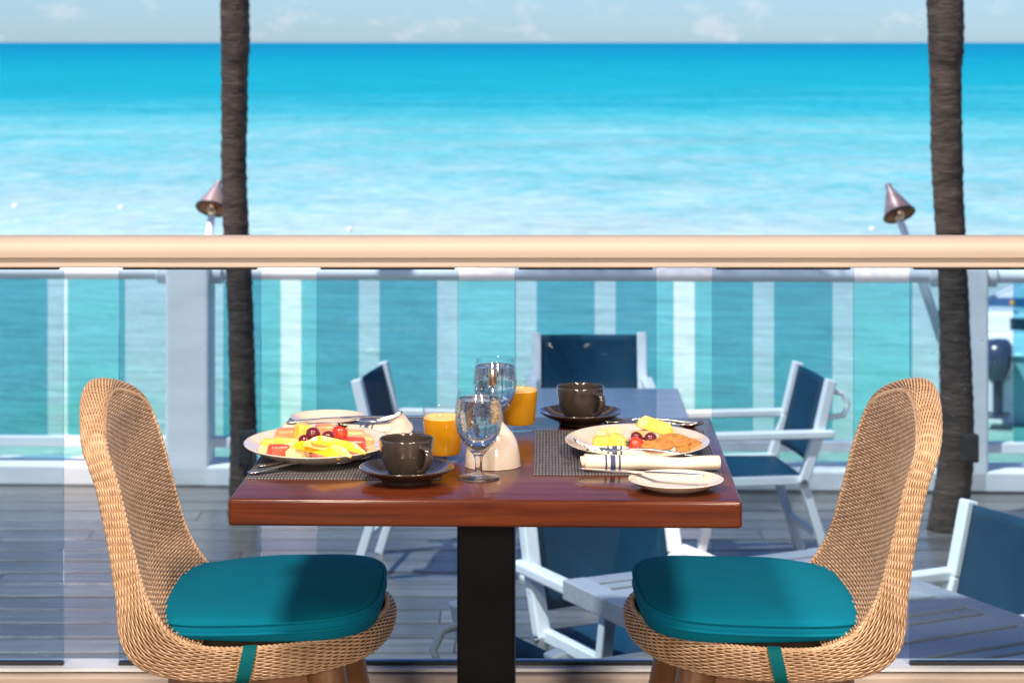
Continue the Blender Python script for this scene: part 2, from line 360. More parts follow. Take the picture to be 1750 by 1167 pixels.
def sea_mat():
    m = bpy.data.materials.new('tropical_sea'); m.use_nodes = True; n = m.node_tree.nodes; l = m.node_tree.links; b = n['Principled BSDF']
    t = n.new('ShaderNodeTexCoord'); s = n.new('ShaderNodeSeparateXYZ'); l.new(t.outputs['Object'], s.inputs[0])
    def noise(scale, detail=5, rough=.55):
        mpn = n.new('ShaderNodeMapping'); mpn.inputs['Scale'].default_value = scale
        ns = n.new('ShaderNodeTexNoise'); ns.inputs['Scale'].default_value = 1; ns.inputs['Detail'].default_value = detail; ns.inputs['Roughness'].default_value = rough
        l.new(t.outputs['Object'], mpn.inputs[0]); l.new(mpn.outputs[0], ns.inputs[0]); return ns
    # depth of the water: log of the distance offshore, wandering with large sandbanks
    lg = n.new('ShaderNodeMath'); lg.operation = 'LOGARITHM'; lg.inputs[1].default_value = 10; l.new(s.outputs[1], lg.inputs[0])
    big = noise((.010, .022, 1), 4)
    ma = n.new('ShaderNodeMath'); ma.operation = 'MULTIPLY_ADD'; ma.inputs[1].default_value = .55; l.new(big.outputs[0], ma.inputs[0]); l.new(lg.outputs[0], ma.inputs[2])
    for sc_, amt in (((1.3, 1.0, 1), .40), ((.55, .16, 1), .26), ((.15, .045, 1), .22)):      # ripples and wind flecks: noise shifts the tone between pale and turquoise
        fl = noise(sc_, 5, .62); fa = n.new('ShaderNodeMath'); fa.operation = 'MULTIPLY_ADD'; fa.inputs[1].default_value = amt
        fo = n.new('ShaderNodeMath'); fo.operation = 'SUBTRACT'; fo.inputs[1].default_value = amt * .5
        l.new(fl.outputs[0], fa.inputs[0]); l.new(ma.outputs[0], fa.inputs[2]); l.new(fa.outputs[0], fo.inputs[0]); ma = fo
    mr = n.new('ShaderNodeMapRange'); mr.inputs[1].default_value = 1.30 + .27; mr.inputs[2].default_value = 3.3 + .27; l.new(ma.outputs[0], mr.inputs[0])
    rp = n.new('ShaderNodeValToRGB'); e = rp.color_ramp.elements
    e[0].position = 0; e[0].color = (.28, .54, .42, 1); e[1].position = 1; e[1].color = (.0, .17, .29, 1)
    for p, c in ((.05, (.36, .55, .49)), (.12, (.42, .55, .53)), (.22, (.38, .51, .52)), (.28, (.26, .46, .50)), (.335, (.13, .41, .46)), (.41, (.05, .36, .43)), (.49, (.008, .29, .385)), (.62, (.004, .27, .365)), (.8, (.0, .21, .33))):
        q = e.new(p); q.color = (*c, 1)
    l.new(mr.outputs[0], rp.inputs[0])
    # wind streaks and ripples vary the value of the colour
    a = noise((.07, .10, 1), 9, .72); a2 = noise((.9, 1.3, 1), 5, .6)
    mx0 = n.new('ShaderNodeMath'); mx0.operation = 'ADD'; l.new(a.outputs[0], mx0.inputs[0]); l.new(a2.outputs[0], mx0.inputs[1])
    vr = n.new('ShaderNodeMapRange'); vr.inputs[1].default_value = .74; vr.inputs[2].default_value = 1.26; vr.inputs[3].default_value = .80; vr.inputs[4].default_value = 1.18
    l.new(mx0.outputs[0], vr.inputs[0])
    hs = n.new('ShaderNodeHueSaturation'); l.new(rp.outputs[0], hs.inputs['Color']); l.new(vr.outputs[0], hs.inputs['Value'])
    n.remove(b); df = n.new('ShaderNodeBsdfDiffuse'); gl = n.new('ShaderNodeBsdfGlossy'); gl.inputs['Roughness'].default_value = .22
    mxs = n.new('ShaderNodeMixShader'); mxs.inputs[0].default_value = .05
    l.new(hs.outputs[0], df.inputs[0]); l.new(df.outputs[0], mxs.inputs[1]); l.new(gl.outputs[0], mxs.inputs[2])
    l.new(mxs.outputs[0], n['Material Output'].inputs[0])
    w1 = noise((.5, 1.6, 1), 6, .6); w2 = noise((2.2, 5.5, 1), 4, .6)
    ad = n.new('ShaderNodeMath'); ad.operation = 'MULTIPLY_ADD'; ad.inputs[1].default_value = .35; l.new(w2.outputs[0], ad.inputs[0]); l.new(w1.outputs[0], ad.inputs[2])
    bp = n.new('ShaderNodeBump'); bp.inputs['Strength'].default_value = 1; bp.inputs['Distance'].default_value = .35
    l.new(ad.outputs[0], bp.inputs['Height'])
    for q in (df, gl): l.new(bp.outputs[0], q.inputs['Normal'])
    return m
M['sea'] = sea_mat()
#==SETTING==
# ------------------------------------------------------------------ setting
DECK, SEA_Z, TOP = -0.79, -3.0, 0.742
tag(MB().add([(-40000, 6, SEA_Z), (40000, 6, SEA_Z), (40000, 60000, SEA_Z), (-40000, 60000, SEA_Z)], [(0, 1, 2, 3)]).build('sea', M['sea']),
    'calm turquoise sea reaching out to the horizon', 'sea', kind='structure')
FAR_A = R(-2.2)                        # the far railing runs slightly askew
def far_y(x): return 10.92 + math.tan(FAR_A) * x

deck = MB()
deck.box((0, 7.68, DECK - .20), (24, 6.7, .30)); deck.box((0, 10.6, (DECK - .36 + SEA_Z - 1) / 2), (24, .5, -(SEA_Z - 1 - DECK + .36)))
deck = tag(deck.build('deck', M['gasket']), 'glossy grey timber deck laid in long boards beside the sea', 'deck', kind='structure')
PITCH = .2
row = 0; y = 4.52
while y < 10.95:
    x = -6.0 + random.uniform(-2.6, 0)
    while x < 6.0:
        ln = random.choice((2.4, 3.0, 3.6))
        x2 = min(x + ln, 6.6)
        if x2 - x > .2:
            # boards outside the picture's width are not needed far to the sides
            me = MB().box((0, 0, 0), (x2 - x - .004, PITCH - .018, .03)).mesh('board', bevel=.001, seg=1)
            o = link('board', me, M['deck_wood'], deck, ((x + x2) / 2, y + PITCH / 2, DECK - .015 + random.uniform(-.0012, .0012)))
            o.rotation_euler = (random.uniform(-.006, .006), 0, 0)
        x = x2
    y += PITCH; row += 1

# terrace on which the breakfast table stands
tag(MB().box((0, .9, -.1), (14, 6.86, .2)).build('terrace_floor', M['tile']), 'terrace floor under the breakfast table', 'floor', kind='structure')
tag(MB().box((0, 4.35, -.5), (14, .04, .98)).build('terrace_edge', M['wall_paint']), 'painted edge of the raised terrace', 'wall', kind='structure')
tag(MB().box((0, -2.6, 1.75), (14, .2, 3.5)).build('wall_back', M['wall_paint']), 'cream restaurant wall behind the camera', 'wall', kind='structure')
tag(MB().box((0, .95, 3.6), (14, 7.3, .2)).build('terrace_roof', M['wall_paint']), 'cream terrace roof overhead', 'roof', kind='structure')
M['lamp_glow'] = mat('lamp_diffuser', (1, .8, .6), .5)
LAMP_C = (1.0, .85, .70)
_b = M['lamp_glow'].node_tree.nodes['Principled BSDF']; _b.inputs['Emission Color'].default_value = (*LAMP_C, 1); _b.inputs['Emission Strength'].default_value = 6
def ceiling_lamp(x, y, power, where):
    e = empty('ceiling_lamp', (x, y, 3.5), 0, 'round warm ceiling lamp ' + where, 'lamp', 'warm lamps under the terrace roof')
    MB().lathe([(0, 0), (.30, 0), (.32, -.02), (.32, -.07), (.285, -.075), (.285, -.055), (0, -.055)], 40).build('housing', M['copper'], e, smooth=True, angle=.6)
    MB().lathe([(0, -.068), (.15, -.067), (.28, -.058)], 40).build('diffuser', M['lamp_glow'], e, smooth=True)
    d = bpy.data.lights.new('lamp_light', 'AREA'); d.shape = 'DISK'; d.size = .60; d.energy = power; d.color = LAMP_C
    o = bpy.data.objects.new('lamp_light', d); col.objects.link(o); o.parent = e; o.location = (0, 0, -.08)
ceiling_lamp(-1.0, 1.6, 92, 'over the diner on the left')
ceiling_lamp(1.3, 1.6, 84, 'over the diner on the right')

def fill_lamp(x, power, where):  # added lamps, out of view: frontal fill that reaches under the table
    e = empty('fill_lamp', (x, -2.5, 2.0), 0, 'added warm fill lamp ' + where, 'lamp', 'added fill lamps behind the camera')
    MB().lathe([(0, 0), (.16, 0), (.16, .03), (.06, .04), (.05, .10), (0, .10)], 32).build('bracket', M['copper'], e, smooth=True, angle=.6, rot=(R(-90), 0, 0))
    MB().lathe([(0, .085), (.13, .085), (.26, .10), (.29, .13), (.26, .16), (.13, .175), (0, .178)], 40).build('diffuser', M['lamp_glow'], e, smooth=True, rot=(R(-90), 0, 0))
    d = bpy.data.lights.new('lamp_light', 'AREA'); d.shape = 'DISK'; d.size = .56; d.energy = power; d.color = LAMP_C
    o = bpy.data.objects.new('lamp_light', d); col.objects.link(o); o.parent = e; o.location = (0, .20, 0); o.rotation_euler = (R(90), 0, 0)
fill_lamp(-1.7, 74, 'on the left, behind the camera')
fill_lamp(1.7, 70, 'on the right, behind the camera')

# near railing: bullnose handrail, flat under-rail, panes standing apart, kerb
RY = 4.25
rail = empty('terrace_railing', (0, RY, 0), 0, 'tan terrace railing with rounded handrail and separate blue tinted glass panes', 'railing')
def z_at(py, Y): return CAM_Z - (py - 73) * Y / FPX
zt, zm, zb = z_at(402, RY), z_at(438, RY), z_at(455, RY)
hp = []
h = (zt - zm)
for k in range(25):
    a = PI * k / 24
    hp.append((-.036 * math.cos(a), zm + .012 + (h - .012) * math.sin(a) ** .8))
hp = [(-.033, zm)] + hp + [(.033, zm)]
mb = MB(); n = len(hp)
mb.add([(-6.5, p[0], p[1]) for p in hp] + [(6.5, p[0], p[1]) for p in hp], [(i, (i + 1) % n, n + (i + 1) % n, n + i) for i in range(n)])
mb.build('handrail', M['cream_paint'], rail, smooth=True, angle=.5)
MB().box((0, .004, (zm + zb) / 2 - .001), (13, .052, zm - zb)).build('under_rail', M['cream_paint'], rail, bevel=.003)
kz = z_at(1137, RY)
MB().box((0, .012, kz / 2 - .004), (13, .10, kz - .010)).build('kerb', M['cream_paint'], rail, bevel=.006)
MB().box((0, .012, kz - .002), (13, .07, .006)).build('bottom_channel', M['white_metal'], rail)
pw, pp = 243 * RY / FPX, 338 * RY / FPX
x0 = (541 - 875) * RY / FPX
pane_me = MB().box((0, 0, 0), (pw, .010, zb - kz)).mesh('glass_pane')
pane_me.materials.append(M['pane_near'])
gas_me = MB().box((0, 0, 0), (pw - .016, .016, .009)).mesh('gasket', bevel=.001)
gas2_me = MB().box((0, 0, 0), (pw, .016, .006)).mesh('gasket', bevel=.001)
for k in range(-7, 11):
    xc = x0 + k * pp + pw / 2
    p = link('glass_pane', pane_me, None, rail, (xc, .004, (zb + kz) / 2 + .004))
    link('gasket', gas_me, M['gasket'], p, (0, 0, (zb - kz) / 2 - .006))
    link('gasket', gas2_me, M['gasket'], p, (0, 0, -(zb - kz) / 2 + .001))

# far railing: white posts, tube rail, panes, bottom rail, kerb
fr = empty('seaside_railing', (0, 10.92, DECK), FAR_A, 'white railing along the sea edge of the deck with teal glass panes', 'railing')
FT = z_at(468, 10.92) - DECK
MB().tube([(-7, 0, FT), (7, 0, FT)], .036, 20).build('top_rail', M['white_paint'], fr, smooth=True, angle=.6)
MB().box((0, 0, .205), (14, .06, .052)).build('bottom_rail', M['white_paint'], fr, bevel=.006)
MB().box((0, .02, .052), (14, .26, .104)).build('kerb', M['white_stucco'], fr, bevel=.012)
for px in (323, 1640, -1000, 2960):
    xx = (px - 875) * 10.92 / FPX
    p = MB().box((0, 0, (FT + .05) / 2), (.215, .20, FT + .05)).build('post', M['white_stucco'], fr, bevel=.012, loc=(xx, -.01, 0))
    MB().lathe([(0, -.055), (.05, -.055), (.055, -.05), (.055, -.02), (.05, 0)], 20).build('bracket', M['white_metal'], p, smooth=True, angle=.6, loc=(-.108, 0, FT), rot=(0, R(90), 0))
    MB().lathe([(0, -.055), (.05, -.055), (.055, -.05), (.055, -.02), (.05, 0)], 20).build('bracket', M['white_metal'], p, smooth=True, angle=.6, loc=(.108, 0, FT), rot=(0, R(-90), 0))
fpw, fpp = 99 * 10.92 / FPX, 134.6 * 10.92 / FPX
fx0 = (648 - 875) * 10.92 / FPX
fz0, fz1 = .235, FT - .03
fp_me = MB().box((0, 0, 0), (fpw, .010, fz1 - fz0)).mesh('glass_pane'); fp_me.materials.append(M['pane_far'])
for k in range(-11, 15):
    xc = fx0 + k * fpp + fpw / 2
    if any(abs(xc - (px - 875) * 10.92 / FPX) < fpw / 2 + .04 for px in (323, 1640)): 
        continue
    link('glass_pane', fp_me, None, fr, (xc, 0, (fz0 + fz1) / 2))

# ------------------------------------------------------------------ palms
def palm(pts, Y, label, seed):
    rnd = random.Random(seed)
    bx, by = (pts[-1][0] - 875) * Y / FPX, Y
    e = empty('palm_tree', (bx, by, DECK), 0, label, 'palm tree', 'palms growing through the deck')
    C = [((px - 875) * Y / FPX - bx, 0, z_at(py, Y) - DECK, wd * Y / FPX / 2) for px, py, wd in pts][::-1]
    C.append((C[-1][0] - .05, .05, 4.2, .062)); C.append((C[-1][0] - .12, .12, 6.6, .055))
    cc = catmull(C, 40)
    nn = 28; v = []; f = []
    # resample by height, ringed like a palm stem
    zs = np.arange(0, 7.3, .018)
    zs = zs[zs < cc[-1][2]]
    for i, z in enumerate(zs):
        px, py, r = (np.interp(z, cc[:, 2], cc[:, k]) for k in (0, 1, 3))
        ring = .0018 * (1 if i % 3 == 0 else -.4) 
        for k in range(nn):
            a = 2 * PI * k / nn
            q = mnoise.noise(Vector((math.cos(a) * 2.2 + seed, math.sin(a) * 2.2, z * 6))) * .003 + mnoise.noise(Vector((math.cos(a) * 6, math.sin(a) * 6 + seed, z * 22))) * .004
            rr = r + ring + q
            v.append((px + rr * math.cos(a), py + rr * math.sin(a), z))
    for i in range(len(zs) - 1):
        for k in range(nn):
            j = (k + 1) % nn
            f.append((i * nn + k, i * nn + j, (i + 1) * nn + j, (i + 1) * nn + k))
    f.append(tuple(range(nn))[::-1]); f.append(tuple((len(zs) - 1) * nn + k for k in range(nn)))
    MB().add(v, f).build('trunk', M['bark'], e, smooth=True)
    cr = MB(); top = Vector((cc[-1][0], cc[-1][1], cc[-1][2]))
    for k in range(17):
        az = k * 2.39996 + rnd.uniform(-.2, .2); el = rnd.uniform(-.15, 1.15); ln = rnd.uniform(2.0, 2.7)
        d = Vector((math.cos(az), math.sin(az), 0)); sp = []
        for i in range(13):
            t = i / 12
            sp.append(top + d * ln * t * math.cos(el * (1 - .3 * t)) + Vector((0, 0, ln * (t * math.sin(el) - .62 * t * t))))
        cr.tube(sp, [.022 * (1 - .85 * i / 12) for i in range(13)], 5)
        side = d.cross(Vector((0, 0, 1)))
        for i in range(1, 39):
            t = i / 39 * 12; a = int(t); p = sp[a].lerp(sp[min(a + 1, 12)], t - a)
            tg = (sp[min(a + 1, 12)] - sp[max(a - 1, 0)]).normalized()
            l2 = .55 * math.sin(PI * (.12 + .82 * i / 39)) + .08
            for s in (-1, 1):
                q = p + (side * s * .8 + tg * .55 + Vector((0, 0, -.35 + rnd.uniform(-.12, .12)))).normalized() * l2
                wv = tg * .02
                cr.add([p - wv, p + wv, (p + q) / 2 + wv * .9 + Vector((0, 0, .03)), q, (p + q) / 2 - wv * .9 + Vector((0, 0, .03))], [(0, 1, 2, 3, 4)])
    cr.build('crown', M['frond'], e)
    return e
palm([(401, 0, 50), (401, 130, 46), (400, 300, 43), (405, 420, 44), (410, 500, 44), (414, 640, 45), (416, 780, 46), (415, 878, 52)], 10.25,
     'dark slim palm trunk beside the left torch and wide white post', 3)
palm([(1615, 0, 62), (1616, 130, 54), (1619, 300, 53), (1626, 420, 50), (1630, 520, 51), (1634, 650, 56), (1634, 780, 60), (1618, 905, 66)], 9.92,
     'dark thick palm trunk behind the right wicker chair', 8)

def trunk_box(px, py, Y, wd, hg, label):
    x, z = (px - 875) * Y / FPX, z_at(py, Y)
    e = empty('junction_box', (x, Y, z), 0, label, 'box', 'black boxes strapped to the palms')
    MB().box((0, 0, 0), (wd, .06, hg)).build('body', M['box_black'], e, bevel=.008)
    MB().box((0, -.034, .0), (wd * .8, .012, hg * .82)).build('cover', M['box_black'], e, bevel=.004)
    MB().box((.0, .02, -hg * .62), (.03, .03, hg * .3)).build('cable_gland', M['box_black'], e, bevel=.004)
trunk_box(1658, 765, 9.80, .07, .125, 'small black box strapped to the right palm trunk')
trunk_box(421, 765, 10.14, .07, .17, 'small black box strapped to the left palm trunk')

# ------------------------------------------------------------------ torches
def torch(tip, rim, foot, Y, label):
    P = lambda q: Vector(((q[0] - 875) * Y / FPX, 0, z_at(q[1], Y)))
    t, r, b = P(tip), P(rim), P(foot)
    e = empty('tiki_torch', (b.x, Y, b.z), 0, label, 'torch', 'tilted torches on the sea railing')
    ax = (t - r); hgt = ax.length; ax.y = hgt * .62; hgt = ax.length; ax.normalize()
    q = Vector((0, 0, 1)).rotation_difference(ax)
    loc = r - b
    R0 = 27 * Y / FPX
    s = hgt
    MB().lathe([(R0, 0), (R0 * 1.0, .006), (.016, s - .02), (.016, s), (0, s)], 36).build('cone', M['torch_metal'], e, smooth=True, angle=.7, loc=loc).rotation_euler = q.to_euler()
    MB().lathe([(R0, 0), (R0 - .006, .004), (.02, s * .8), (0, s * .8)], 36).build('cone_lining', M['torch_inside'], e, smooth=True, angle=.7, loc=loc).rotation_euler = q.to_euler()
    MB().tube([loc + q @ Vector((R0 * math.cos(a), R0 * math.sin(a), 0)) for a in [2 * PI * k / 36 for k in range(37)]], .0055, 6, cap=False).build('rim', M['box_black'], e, smooth=True)
    MB().lathe([(0, -.03), (.02, -.03), (.024, .0), (.02, .06), (0, .07)], 16).build('burner', M['copper'], e, smooth=True, loc=loc)
    d = loc.normalized()
    MB().tube([(0, 0, 0), tuple(loc * .5), tuple(loc - Vector((0, 0, .02)))], [.028, .024, .018], 14).build('pole', M['white_paint'], e, smooth=True)
torch((1523, 318), (1537, 367), (1612, 585), 11.02, 'tilted cone torch on a white pole left of the right palm')
torch((370, 312), (362, 357), (338, 585), 11.06, 'tilted cone torch on a white pole half hidden by the left palm')

# ------------------------------------------------------------------ buoys
for px, py, d, lb in ((26, 350, 10, 'leftmost tiny white float on the pale water'), (207, 352, 10, 'tiny white float left of the left palm'),
                  (1490, 388, 9, 'tiny white float left of the right torch'), (597, 389, 10, 'tiny white float just above the handrail near the table')):
    x, yy = at(px, py, SEA_Z + .08)
    r = d * yy / FPX / 2
    e = empty('mooring_buoy', (x, yy, SEA_Z), 0, lb, 'buoy', 'small floats on the sea')
    MB().lathe([(0, -r * .6), (r * .8, -r * .3), (r, r * .3), (r * .8, r * 1.0), (r * .25, r * 1.35), (0, r * 1.35)], 18).build('float', M['buoy'], e, smooth=True)
    MB().lathe([(0, r * 1.3), (r * .22, r * 1.3), (r * .22, r * 1.7), (0, r * 1.7)], 10).build('ring', M['orange_dot'], e)

# ------------------------------------------------------------------ moored boat, stern towards the deck
BY = 25.4
boat = empty('motor_boat', (5.97, BY, SEA_Z), R(-17), 'white motor boat with teal canopy moored behind the right palm', 'boat')
st = []
for k in range(13):                      # stations from transom to bow
    t = k / 12; half = 1.0 * (1 - max(0, t - .35) ** 2 / .44) if t < 1 else .02
    half = max(half, .02); sheer = .78 + .35 * t * t; keel = -.35 + .5 * max(0, t - .6)
    y0 = t * 6.6
    st.append([(-half, y0, sheer), (-half * .96, y0, .42 + .2 * t), (-half * .80, y0, .05 + .1 * t), (0, y0, keel), (half * .80, y0, .05 + .1 * t), (half * .96, y0, .42 + .2 * t), (half, y0, sheer)])
v = [p for s in st for p in s]; f = []
for i in range(12):
    for k in range(6): f.append((i*7+k, i*7+k+1, (i+1)*7+k+1, (i+1)*7+k))
f.append((0, 1, 2, 3, 4, 5, 6))
MB().add(v, f).build('hull', M['gelcoat'], boat, smooth=True, angle=.5)
v = [(s[0][0] * .99, s[0][1], s[0][2] - .01) for s in st] + [(s[6][0] * .99, s[6][1], s[6][2] - .01) for s in st]
MB().add(v, [(i, i + 1, 14 + i, 13 + i) for i in range(12)]).build('foredeck', M['gelcoat'], boat)
gw = MB()
for s in (0, 6): gw.tube([q[s] for q in st], .035, 8)
gw.tube([(-1.0, 0, .78), (1.0, 0, .78)], .035, 8); gw.build('gunwale', M['gelcoat'], boat, smooth=True)
MB().box((-.15, 1.9, .90), (1.3, .8, .40)).build('console', M['gelcoat'], boat, bevel=.07, seg=3)
MB().box((-.10, 1.49, .96), (.42, .02, .15)).build('windscreen', M['windscreen'], boat, bevel=.02)
MB().box((-.30, .8, .86), (.9, .4, .2)).build('seat', M['gelcoat'], boat, bevel=.06, seg=3)
MB().lathe([(0, -.03), (.03, -.025), (.038, 0), (.03, .025), (0, .03)], 16).build('float', M['orange_dot'], boat, smooth=True, loc=(-.28, 1.5, 1.22))
v = []; 
for i in range(9):
    for k in range(9):
        a, b_ = i / 8 * 2 - 1, k / 8
        v.append((a * .98, 1.9 + b_ * 2.4, 1.66 - .10 * a * a * a * a - .05 * (2 * b_ - 1) ** 2 + (-.10 if abs(a) > .99 or k in (0, 8) else 0)))
cp = MB().add(v, [(i*9+k, i*9+k+1, (i+1)*9+k+1, (i+1)*9+k) for i in range(8) for k in range(8)]).build('canopy', M['canopy'], boat, smooth=True)
mod = cp.modifiers.new('s', 'SOLIDIFY'); mod.thickness = .03
for s in (-1, 1):
    for y0, y1 in ((1.9, 2.0), (2.4, 4.1)):
        MB().tube([(s * .93, y0, .78), (s * .93, y1, 1.58)], .014, 8).build('canopy_pole', M['steel'], boat, smooth=True)
def outboard(x, lbl):
    m = empty('outboard_motor', (x, -.32, .10)); m.parent = boat
    # cowling: rounded hood, leg, cavitation plate, gearcase, propeller
    prof = [(.0, .02, 1.02), (.10, .17, 1.0), (.155, .24, .93), (.165, .27, .80), (.155, .26, .66), (.12, .2, .54), (.075, .14, .46)]
    v = []; nn = 20
    for rx, ry, z in prof:
        for k in range(nn):
            a = 2 * PI * k / nn
            c_, s_ = math.cos(a), math.sin(a)
            v.append((rx * abs(c_) ** .7 * (1 if c_ > 0 else -1), ry * abs(s_) ** .7 * (1 if s_ > 0 else -1) - .05 * (1.02 - z), z))
    f = [(i*nn+k, i*nn+(k+1) % nn, (i+1)*nn+(k+1) % nn, (i+1)*nn+k) for i in range(len(prof) - 1) for k in range(nn)]
    f.append(tuple(range(nn))); f.append(tuple((len(prof) - 1) * nn + k for k in range(nn))[::-1])
    MB().add(v, f).build('cowling', M['motor'], m, smooth=True)
    MB().box((0, -.02, .26), (.10, .20, .5)).build('leg', M['motor_dark'], m, bevel=.03, seg=3)
    MB().box((0, -.06, .05), (.24, .42, .02)).build('plate', M['motor_dark'], m, bevel=.006)
    MB().box((0, .20, .62), (.22, .16, .30)).build('bracket', M['motor_dark'], m, bevel=.02)
    return m
outboard(-.31, '').scale = (1.08, 1.0, .9)
outboard(.37, '').scale = (1.08, 1.0, .9)
# ------------------------------------------------------------------ outdoor folding chairs and tables
def sling_chair():
    e = empty('sling_chair')
    W = .25
    for s in (-1, 1):
        y = s * W
        ch = [(-.285, .825), (-.232, .60), (-.165, .405), (-.30, 0)]
        post = MB()
        for a, b in zip(ch[:2], ch[1:3]): post.bar((a[0], y, a[1]), (b[0], y, b[1]), .042, .046, up=(0, 1, 0))
        post.build('back_post', M['white_metal'], e, bevel=.006)
        MB().bar((-.165, y, .42), (-.30, y, 0.0), .036, .040, up=(0, 1, 0)).build('leg', M['white_metal'], e, bevel=.005)
        MB().bar((.235, y, .585), (.20, y, .40), .036, .040, up=(0, 1, 0)).bar((.20, y, .415), (.285, y, 0), .036, .040, up=(0, 1, 0)).build('leg', M['white_metal'], e, bevel=.005)
        MB().box((-.01, y + s * .020, .607), (.56, .052, .032)).build('armrest', M['white_metal'], e, bevel=.007)
        MB().box((.02, y - s * .012, .418), (.40, .030, .038)).build('seat_rail', M['white_metal'], e, bevel=.005)
        MB().lathe([(0, 0), (.016, .0), (.016, .012), (0, .014)], 14).build('bolt', M['steel'], e, smooth=True, angle=.6, loc=(-.165, y + s * .022, .41), rot=(R(-90 * s), 0, 0))
    nb = 10
    v = []; f = []
    for i in range(nb + 1):
        t = i / nb
        for k in range(nb + 1):
            q = k / nb * 2 - 1; sag = .028 * (1 - q * q) * math.sin(PI * (.1 + .8 * t))
            v.append((-.284 + .082 * t - sag, q * (W - .012), .815 - .335 * t))
    f = [(i*(nb+1)+k, i*(nb+1)+k+1, (i+1)*(nb+1)+k+1, (i+1)*(nb+1)+k) for i in range(nb) for k in range(nb)]
    b = MB().add(v, f).build('back_sling', M['sling'], e, smooth=True); b.modifiers.new('s', 'SOLIDIFY').thickness = .004
    v = []
    for i in range(nb + 1):
        t = i / nb
        for k in range(nb + 1):
            q = k / nb * 2 - 1
            v.append((-.175 + .42 * t, q * (W - .03), .43 - .022 * (1 - q * q) * math.sin(PI * t) + .012 * t))
    b = MB().add(v, f).build('seat_sling', M['sling'], e, smooth=True); b.modifiers.new('s', 'SOLIDIFY').thickness = .004
    MB().bar((.225, -W, .42), (.225, W, .42), .026, .026).build('cross_bar', M['white_metal'], e, bevel=.004)
    MB().bar((-.24, -W, .18), (-.24, W, .18), .022, .022).build('cross_bar', M['white_metal'], e, bevel=.004)
    MB().tube([(-.275, W - .02, .775), (-.34, W - .02, .765), (-.365, W - .02, .72), (-.345, W - .02, .675), (-.27, W - .02, .665)], .011, 8).build('folding_loop', M['white_metal'], e, smooth=True)
    return e
chair0 = sling_chair()
spots = [
    ((.985, 9.17), 188, 'white framed navy sling chair at the right end of the blue-grey table'),
    ((-.315, 9.17), -9, 'white framed navy sling chair behind the left plate, seen side-on'),
    ((.365, 10.13), -90, 'navy sling chair facing the camera behind the far blue-grey table'),
    ((.39, 6.57), -63, 'navy sling chair under the breakfast table, facing the slatted table'),
    ((.237, 5.31), 27, 'navy sling chair lowest in the picture right of the black table pedestal'),
    ((1.235, 6.25), 207, 'navy sling chair cut by the right edge of the picture')]
for i, ((x, y), a, lb) in enumerate(spots):
    o = chair0 if i == 0 else copy_tree(chair0)
    o.location = (x, y, DECK); o.rotation_euler = (0, 0, R(a))
    tag(o, lb, 'chair', 'white and navy sling chairs on the deck')

t2 = empty('deck_table', (.33, 9.1, DECK), R(-1), 'blue-grey square table with round white base on the deck', 'table')
zt2 = z_at(663, 9.5) - DECK
MB().box((0, 0, zt2 - .016), (.765, .80, .032)).build('table_top', M['grey_top'], t2, bevel=.005)
MB().lathe([(0, 0), (.33, 0), (.33, .012), (.30, .028), (.12, .05), (.06, .07), (0, .07)], 48).build('base', M['white_metal'], t2, smooth=True, angle=.7, loc=(0, .05, 0))
MB().tube([(0, .05, .05), (0, .05, zt2 - .03)], .038, 20).build('column', M['white_metal'], t2, smooth=True, angle=.6)

A_ = R(27)
t3 = empty('slatted_table', (.835, 5.66, DECK), A_ , 'grey slatted timber table between the three nearest sling chairs', 'table')
TH = z_at(1000, 5.99) - DECK
TA, TB = .88, 1.34
for s in (-1, 1):
    MB().box((s * (TA / 2 - .035), 0, TH - .0275), (.07, TB, .055)).build('frame_rail', M['slat_wood'], t3, bevel=.004)
    MB().box((0, s * (TB / 2 - .035), TH - .028), (TA - .142, .07, .053)).build('frame_rail', M['slat_wood'], t3, bevel=.004)
    for q in (-1, 1):
        MB().box((s * (TA / 2 - .17), q * (TB / 2 - .28), (TH - .056) / 2), (.06, .06, TH - .056)).build('leg', M['slat_wood'], t3, bevel=.004)
sl_me = MB().box((0, 0, 0), (TA - .146, .112, .022)).mesh('slat', bevel=.003)
sn_me = MB().box((0, 0, 0), (TA - .146, .045, .022)).mesh('slat', bevel=.003)
yy = -TB / 2 + .078; k = 0
while yy < TB / 2 - .08:
    wide = k % 3 != 1
    wd = .112 if wide else .045
    if yy + wd > TB / 2 - .07: break
    link('slat', sl_me if wide else sn_me, M['slat_wood'], t3, (0, yy + wd / 2, TH - .013))
    yy += wd + .021; k += 1

# ------------------------------------------------------------------ wicker chairs
I_half = [(.196, 0, .470), (.188, -.07, .470), (.160, -.145, .468), (.095, -.205, .465), (.01, -.228, .461), (-.066, -.230, .460),
          (-.104, -.229, .468), (-.134, -.227, .484), (-.157, -.225, .514), (-.177, -.223, .556), (-.194, -.220, .618), (-.215, -.214, .704),
          (-.229, -.211, .746), (-.238, -.199, .771), (-.248, -.155, .794), (-.260, -.07, .817), (-.263, 0, .826)]
O_half = [(.186, 0, .424), (.178, -.07, .424), (.150, -.142, .421), (.085, -.200, .417), (-.00, -.224, .413), (-.085, -.228, .411),
          (-.150, -.228, .420), (-.190, -.227, .440), (-.210, -.226, .478), (-.216, -.225, .540), (-.229, -.222, .620), (-.248, -.216, .704),
          (-.260, -.213, .738), (-.272, -.201, .764), (-.285, -.158, .790), (-.302, -.07, .817), (-.307, 0, .829)]
def mirror(h): return h + [(x, -y, z) for x, y, z in h[-2:0:-1]]
SUB = 24
Ic, Oc = catmull(mirror(I_half), SUB, True), catmull(mirror(O_half), SUB, True)
mid = (Ic + Oc) / 2
seg = np.linalg.norm(np.roll(mid, -1, 0) - mid, axis=1); acc = np.concatenate([[0], np.cumsum(seg)])
LEN = acc[-1]
